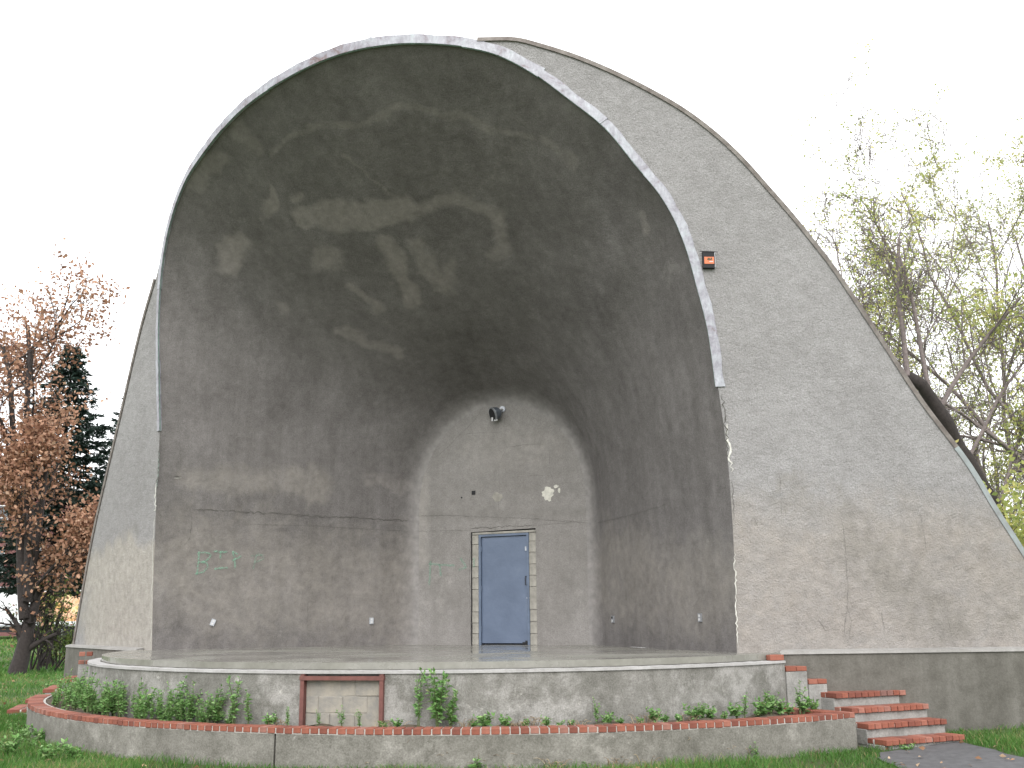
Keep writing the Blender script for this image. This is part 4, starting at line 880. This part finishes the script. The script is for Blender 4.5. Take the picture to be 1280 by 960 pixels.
def tree(name, label, group, base, stems, prm, maxl, seed, bark, leafm, nleaf, lsize, dens_fn=None, asp=.6, keep=1.0, cluster=.12, extra=()):
    rg = np.random.default_rng(seed); out = []; tips = []
    root = empty(name, tuple(base), label, 'tree' if 'shrub' not in name else 'shrub', group)
    for (s, d, L, r) in stems: grow(rg, np.array(s, float), d, L, r, 0, maxl, out, tips, prm)
    big = [(P, r) for l, P, r in out if l <= 1]; small = [(P, r) for l, P, r in out if l > 1]
    V, Fq = tubes(big, 8); link('trunk', npmesh('trunk', V, Fq, True), bark, root)
    if extra: V, Fq = tubes(list(extra), 12); link('leaning_trunk', npmesh('leaning_trunk', V, Fq, True), M['bark'], root)
    if small: V, Fq = tubes(small, 4); link('branches', npmesh('branches', V, Fq, True), bark, root)
    if nleaf:
        T = np.array([p for P in tips for p in P[1:]]); 
        if dens_fn is not None:
            wgt = dens_fn(T+np.array(base)); wgt = wgt/wgt.sum()
        else: wgt = np.full(len(T), 1/len(T))
        cl = vnoise(T, .9, seed)**3; wgt = wgt*(.06+cl); wgt /= wgt.sum()
        i = rg.choice(len(T), nleaf, p=wgt); P = T[i]+rg.normal(0, cluster, (nleaf, 3)); var = np.clip(rg.normal(.5, .25, nleaf)+(vnoise(P, .8, 2)-.5)*.5, 0, 1)
        V, Fq, vv = quad_leaves(P, rg.uniform(.6, 1.3, nleaf)*lsize, rg, var, asp); link('crown', npmesh('crown', V, Fq, False, dict(var=vv)), leafm, root)
    return root
oakp = dict(wob=.07, trop=[.05, .03, .0, -.02], taper=.4, kids=[8, 7, 6, 5], **{'from': [.2, .15, .15, .1]}, ang=[.8, .8, .8], ratio=[.42, .55, .5], rr=.5)
tp = at_z(20, 847, GZ); tz = float(ground_z(tp[0], tp[1]))
kx = RGT[:2]/np.linalg.norm(RGT[:2])
def Lr(a, b, c): return (kx[0]*a-kx[1]*b*1, kx[1]*a+kx[0]*b, c)      # a to the right in the view, b away, c up
# dark-stemmed oak that kept its rust leaves
tree('oak_tree', 'oak with dark forked trunk and rust-brown leaves in front of the spruce', None, (tp[0], tp[1], tz-.1), [((0, 0, 0), Lr(.06, 0, 1), 2.6, .27), (Lr(.08, 0, 1.7), Lr(-.34, .1, 1), 9.0, .15), (Lr(.16, 0, 2.2), Lr(.14, -.1, 1), 4.6, .12), (Lr(.12, 0, 2.2), Lr(-.14, .2, 1), 9.2, .15), (Lr(.1, 0, 2.3), Lr(.42, -.2, .55), 2.6, .07)], oakp, 3, 12, M['bark'], M['oak_leaf'], 17000, .14, lambda P: smooth(2.2, 4.2, P[:, 2]-tz)+.02, .62, cluster=.22)
# second stem group hanging low rust leaves to the right
def spruce(name, label, base, H, Rb, seed, n_needle, zb=.8):
    rg = np.random.default_rng(seed); root = empty(name, tuple(base), label, 'tree', 'dark spruces beside the shell')
    V, Fq = tubes([(np.array([[0, 0, -.2], [0.05, 0, H*.4], [0, .03, H]]), [.2, .12, .015])], 8); link('trunk', npmesh('trunk', V, Fq, True), M['bark'], root)
    paths = []; P = []; D = []; z = zb
    while z < H-.15:
        nb_ = rg.integers(5, 8); rad = Rb*(1-(z/H))**.85*rg.uniform(.8, 1.1)+.08
        for k in range(nb_):
            az = k*6.283/nb_+rg.uniform(-.4, .4)+z; L = rad*rg.uniform(.7, 1.1); t = np.linspace(0, 1, 7); dr = np.stack([math.cos(az)*L*t, math.sin(az)*L*t, z+L*(-.28*t+.22*t*t)+rg.normal(0, .02, 7)], 1); paths.append((dr, np.linspace(.03*L/2+.008, .004, 7)))
            m_ = int(16*L)+4
            for q in rg.uniform(.12, 1, m_):
                p = np.array([np.interp(q, t, dr[:, c]) for c in range(3)]); side = rg.choice([-1, 1]); a2 = az+side*rg.uniform(.5, 1.1); tl = L*.32*(1.15-q)+.10
                for u in rg.uniform(0, 1, 7): P.append(p+np.array([math.cos(a2), math.sin(a2), -.18])*tl*u); D.append([math.cos(a2+rg.normal(0, .5)), math.sin(a2+rg.normal(0, .5)), rg.normal(.05, .35)])
        z += rg.uniform(.16, .26)
    V, Fq = tubes(paths, 4); link('branches', npmesh('branches', V, Fq, True), M['bark'], root)
    P, D = np.array(P), np.array(D); n = len(P); V, Fq, vv = leaf_cloud(P, D, rg.uniform(.13, .26, n), .30, rg, np.clip(rg.normal(.4, .25, n), 0, 1), .1)
    link('crown', npmesh('crown', V, Fq, False, dict(var=vv)), M['needle'], root); return root
sp = at_depth(58, 800, 35.4); sz = float(ground_z(sp[0], sp[1])); spruce('spruce_tree', 'tall dark spruce rising behind the rust-leaved oak', (sp[0], sp[1], sz), 11.6, 4.3, 5, 0, 2.9)
sp = at_depth(146, 800, 40); sz = float(ground_z(sp[0], sp[1])); spruce('spruce_tree', 'dark spruce half hidden behind the raking wall of the shell', (sp[0], sp[1], sz), 11.2, 3.3, 6, 0, 3.4)
# thin-stemmed shrub by the oak
shp = dict(wob=.10, trop=[.03, .02, 0], taper=.4, kids=[5, 4, 3], **{'from': [.3, .2, .1]}, ang=[.5, .7], ratio=[.5, .5], rr=.6)
bp_ = at_z(44, 842, GZ); rs = np.random.default_rng(8)
tree('thin_shrub', 'thin multi-stemmed shrub with sparse yellow-green leaves beside the oak trunk', None, (bp_[0], bp_[1], float(ground_z(bp_[0], bp_[1]))), [(Lr(rs.uniform(-.25, .5), rs.uniform(-.3, .3), -.05), Lr(rs.uniform(-.2, .8), rs.uniform(-.3, .3), 1), rs.uniform(1.8, 3.0), .035) for _ in range(9)], shp, 2, 9, M['bark'], M['shrub_leaf'], 900, .11, None, .5, cluster=.15)
bp_ = at_z(66, 838, GZ)
tree('low_shrub', 'low green shrub of fine stems between the oak and the shell', None, (bp_[0], bp_[1], float(ground_z(bp_[0], bp_[1]))), [(Lr(rs.uniform(-.35, .35), rs.uniform(-.3, .3), -.05), Lr(rs.uniform(-.6, .6), rs.uniform(-.3, .3), 1), rs.uniform(.9, 1.7), .02) for _ in range(14)], shp, 2, 10, M['bark'], M['shrub_leaf'], 1500, .10, None, .5, cluster=.12)
# autumn trees behind the shell on the path side
lpm = dict(rmin=.0095, wob=.13, trop=[.03, .05, .04, .02], taper=.35, kids=[7, 7, 6, 5], **{'from': [.2, .15, .1, .1]}, ang=[.65, .75, .8], ratio=[.6, .55, .5], rr=.5)
def rt(px, dep, name, label, stems, seed, nleaf, maxl=3, lsize=.13, prm=lpm, cluster=.12, limb=None):
    p = at_depth(px, 775, dep); z = float(ground_z(p[0], p[1])); ex = ()
    if limb:
        lp_ = np.array([at_depth(u, v, dep) for u, v in limb])-np.array([p[0], p[1], z]); lp_[0, 2] = -.2; lp_ = catmull(lp_, 26); lp_ += np.random.default_rng(3).normal(0, .02, lp_.shape); ex = [(lp_, np.linspace(.27, .13, 26))]; stems = [(lp_[i], d, L, r) for i, d, L, r in stems]
    return tree(name, label, 'half-bare autumn trees behind the shell', (p[0], p[1], z), stems, prm, maxl, seed, M['bark2'], M['yellow_leaf'], nleaf, lsize, None, .6, cluster=cluster, extra=ex)
rt(1262, 22, 'leaning_tree', 'thick dark trunk leaning towards the shell with upright yellow-leaved shoots', [(25, Lr(.08, .1, 1), 3.2, .06), (23, Lr(.02, .1, 1), 3.4, .055), (22, Lr(.55, .1, 1), 3.2, .055), (18, Lr(.6, .1, 1), 2.8, .045), (14, Lr(.5, .2, 1), 2.4, .04), (25, Lr(-.5, .2, .7), 1.6, .05)], 41, 5200, 3, .085, dict(lpm, wob=.045, trop=[-.012, .08, .04, .02], taper=.6, kids=[6, 6, 5, 4], **{'from': [.25, .15, .1]}, rr=.4), limb=[(1395, 840), (1310, 750), (1247, 645), (1216, 588), (1183, 528), (1158, 490), (1136, 470)])
rt(1085, 29, 'slender_tree', 'slender half-bare tree closest behind the raking wall top', [((0, 0, -.2), Lr(-.06, 0, 1), 10.5, .10), (Lr(-.2, 0, 4), Lr(-.3, 0, 1), 6.5, .07)], 42, 6000, 4, .085)
rt(1150, 32, 'slender_tree', 'slender half-bare tree with one straight leader and few leaves', [((0, 0, -.2), Lr(-.04, 0, 1), 10.5, .10), (Lr(0, 0, 5), Lr(.2, .1, 1), 6.5, .07)], 43, 5000, 4, .085)
rt(1330, 27, 'spreading_tree', 'spreading half-bare tree with long branches reaching over the shell wall', [((0, 0, -.2), Lr(-.05, 0, 1), 8, .24), (Lr(-.2, 0, 5), Lr(-.75, .1, 1), 8, .07), (Lr(-.2, 0, 6), Lr(-.45, .2, 1), 8.5, .06), (Lr(0, 0, 5.2), Lr(-.9, -.1, .5), 6.5, .065)], 44, 9000, 4, .09, dict(lpm, kids=[6, 6, 5, 4]))
rt(1235, 36, 'bushy_tree', 'bushy yellow-green tree filling the gap behind the leaning trunk', [((0, 0, -.2), Lr(.03, 0, 1), 8, .2), (Lr(0, 0, 2), Lr(-.4, 0, 1), 6.5, .12), (Lr(0, 0, 2), Lr(.4, 0, 1), 6.5, .12)], 45, 9000, 4, .10, dict(lpm, kids=[6, 6, 5, 4]), cluster=.2)
rt(1300, 33, 'tall_tree', 'tallest half-bare tree with fine twigs high above the other autumn trees', [((0, 0, -.2), Lr(-.03, 0, 1), 14.5, .17), (Lr(-.1, 0, 6), Lr(-.5, 0, 1), 9, .08), (Lr(0, 0, 6), Lr(.3, 0, 1), 9, .08)], 47, 15000, 4, .095, dict(lpm, kids=[7, 6, 5, 4]))
rt(1285, 20, 'yellow_shrub', 'dense yellow-green shrub against the lower raking wall', [(Lr(rs.uniform(-.8, .8), rs.uniform(-.6, .6), -.1), Lr(rs.uniform(-.35, .35), rs.uniform(-.3, .3), 1), rs.uniform(2.6, 4.0), .05) for _ in range(12)], 46, 6500, 2, .13, shp, .22)

# ------------------------------------------------------------------ street behind: building and box van
M['far_brick'] = plain('plum_brick_wall', (.17, .075, .072), .9, 0, .25, 3, .01); M['glass'] = plain('window_glass', (.10, .11, .12), .15); M['trim'] = plain('white_trim', (.62, .60, .60), .6)
bpos = at_depth(95, 790, 74); bz = float(ground_z(bpos[0], bpos[1])); ang = math.atan2(kx[1], kx[0])+R_(12)
bld = empty('brick_building', (bpos[0], bpos[1], bz-.3), 'plum red brick building across the street behind the spruce', 'building'); bld.rotation_euler = (0, 0, ang)
MB().box((-1, 6, 5.2), (19, 11.5, 10.4)).build('wall', M['far_brick'], bld); MB().box((-1, 6, 10.55), (19.5, 12, .3)).build('roof', M['coping_stone'], bld)
for wx in (-9, -6, -3, .2, 3.2, 6.2):
    for wz in (1.6, 4.9, 8.0):
        o = MB().box((wx, .235, wz+.8), (1.1, .06, 1.7)).build('window', M['glass'], bld)
        MB().box((wx, .20, wz+1.68), (1.25, .09, .08)).box((wx, .20, wz-.06), (1.3, .12, .1)).box((wx, .20, wz+.8), (1.1, .05, .06)).box((wx-.57, .2, wz+.8), (.06, .08, 1.7)).box((wx+.57, .2, wz+.8), (.06, .08, 1.7)).build('frame', M['trim'], o)
vp = at_depth(52, 803, 60); vz = float(ground_z(vp[0], vp[1]))
van = empty('box_van', (vp[0], vp[1], vz), 'white box van with tan and orange picture panel parked on the street', 'van'); van.rotation_euler = (0, 0, math.atan2(kx[1], kx[0])+R_(2))
M['van_white'] = plain('van_white', (.78, .80, .82), .35, 0, .06, 2); M['tyre'] = plain('tyre', (.02, .02, .022), .85); M['vangraph'] = None
m, nt_, b = newmat('van_picture'); co = objco(nt_)
nt_.links.new(ramp(nt_, noise(nt_, co, 1.5, 3, .5, .8), [(.30, (.10, .06, .05)), (.40, (.55, .33, .09)), (.5, (.68, .36, .22)), (.6, (.72, .52, .33)), (.7, (.45, .38, .10))]), b.inputs['Base Color']); b.inputs['Roughness'].default_value = .4; M['vangraph'] = m
bm = bmesh.new(); bmesh.ops.create_cube(bm, size=1)
for v in bm.verts: v.co = Vector((v.co.x*7.2-.6, v.co.y*2.2+1.1, v.co.z*2.35+1.95))
bmesh.ops.bevel(bm, geom=list(bm.edges), offset=.08, segments=2, affect='EDGES'); me = bpy.data.meshes.new('cargo_box'); bm.to_mesh(me); bm.free(); link('cargo_box', me, M['van_white'], van)
MB().box((-.2, -.012, 1.95), (3.6, .02, 1.75)).build('side_picture', M['vangraph'], van).location = (1.2, 0, 0)
MB().box((-.6, -.01, 2.93), (7.0, .03, .06)).box((-.6, -.01, .86), (7.0, .03, .08)).build('side_rail', M['steel'], van)
MB().box((-.6, 1.1, .62), (7.2, 1.9, .30)).build('chassis', M['tyre'], van)
bm = bmesh.new()
prof = [(-6.4, .5), (-4.22, .5), (-4.22, 2.45), (-5.2, 2.45), (-5.75, 1.55), (-6.4, 1.35)]
f0 = [bm.verts.new((x, .1, z)) for x, z in prof]; f1 = [bm.verts.new((x, 2.1, z)) for x, z in prof]; bm.faces.new(f0); bm.faces.new(f1[::-1])
for i in range(6): bm.faces.new((f0[i], f0[(i+1) % 6], f1[(i+1) % 6], f1[i]))
bmesh.ops.recalc_face_normals(bm, faces=bm.faces); me = bpy.data.meshes.new('cab'); bm.to_mesh(me); bm.free(); cab = link('cab', me, M['van_white'], van)
MB().box((-4.85, .095, 1.98), (.75, .02, .6)).build('window', M['glass'], cab)
for wx in (1.05, -5.3):
    for wy in (.12, 1.95):
        t_ = MB().tube([(wx, wy-.12, .42), (wx, wy+.12, .42)], .42, 20).build('wheel', M['tyre'], van); MB().tube([(wx, wy-.135, .42), (wx, wy+.135, .42)], .2, 14).build('rim', M['steel'], t_)
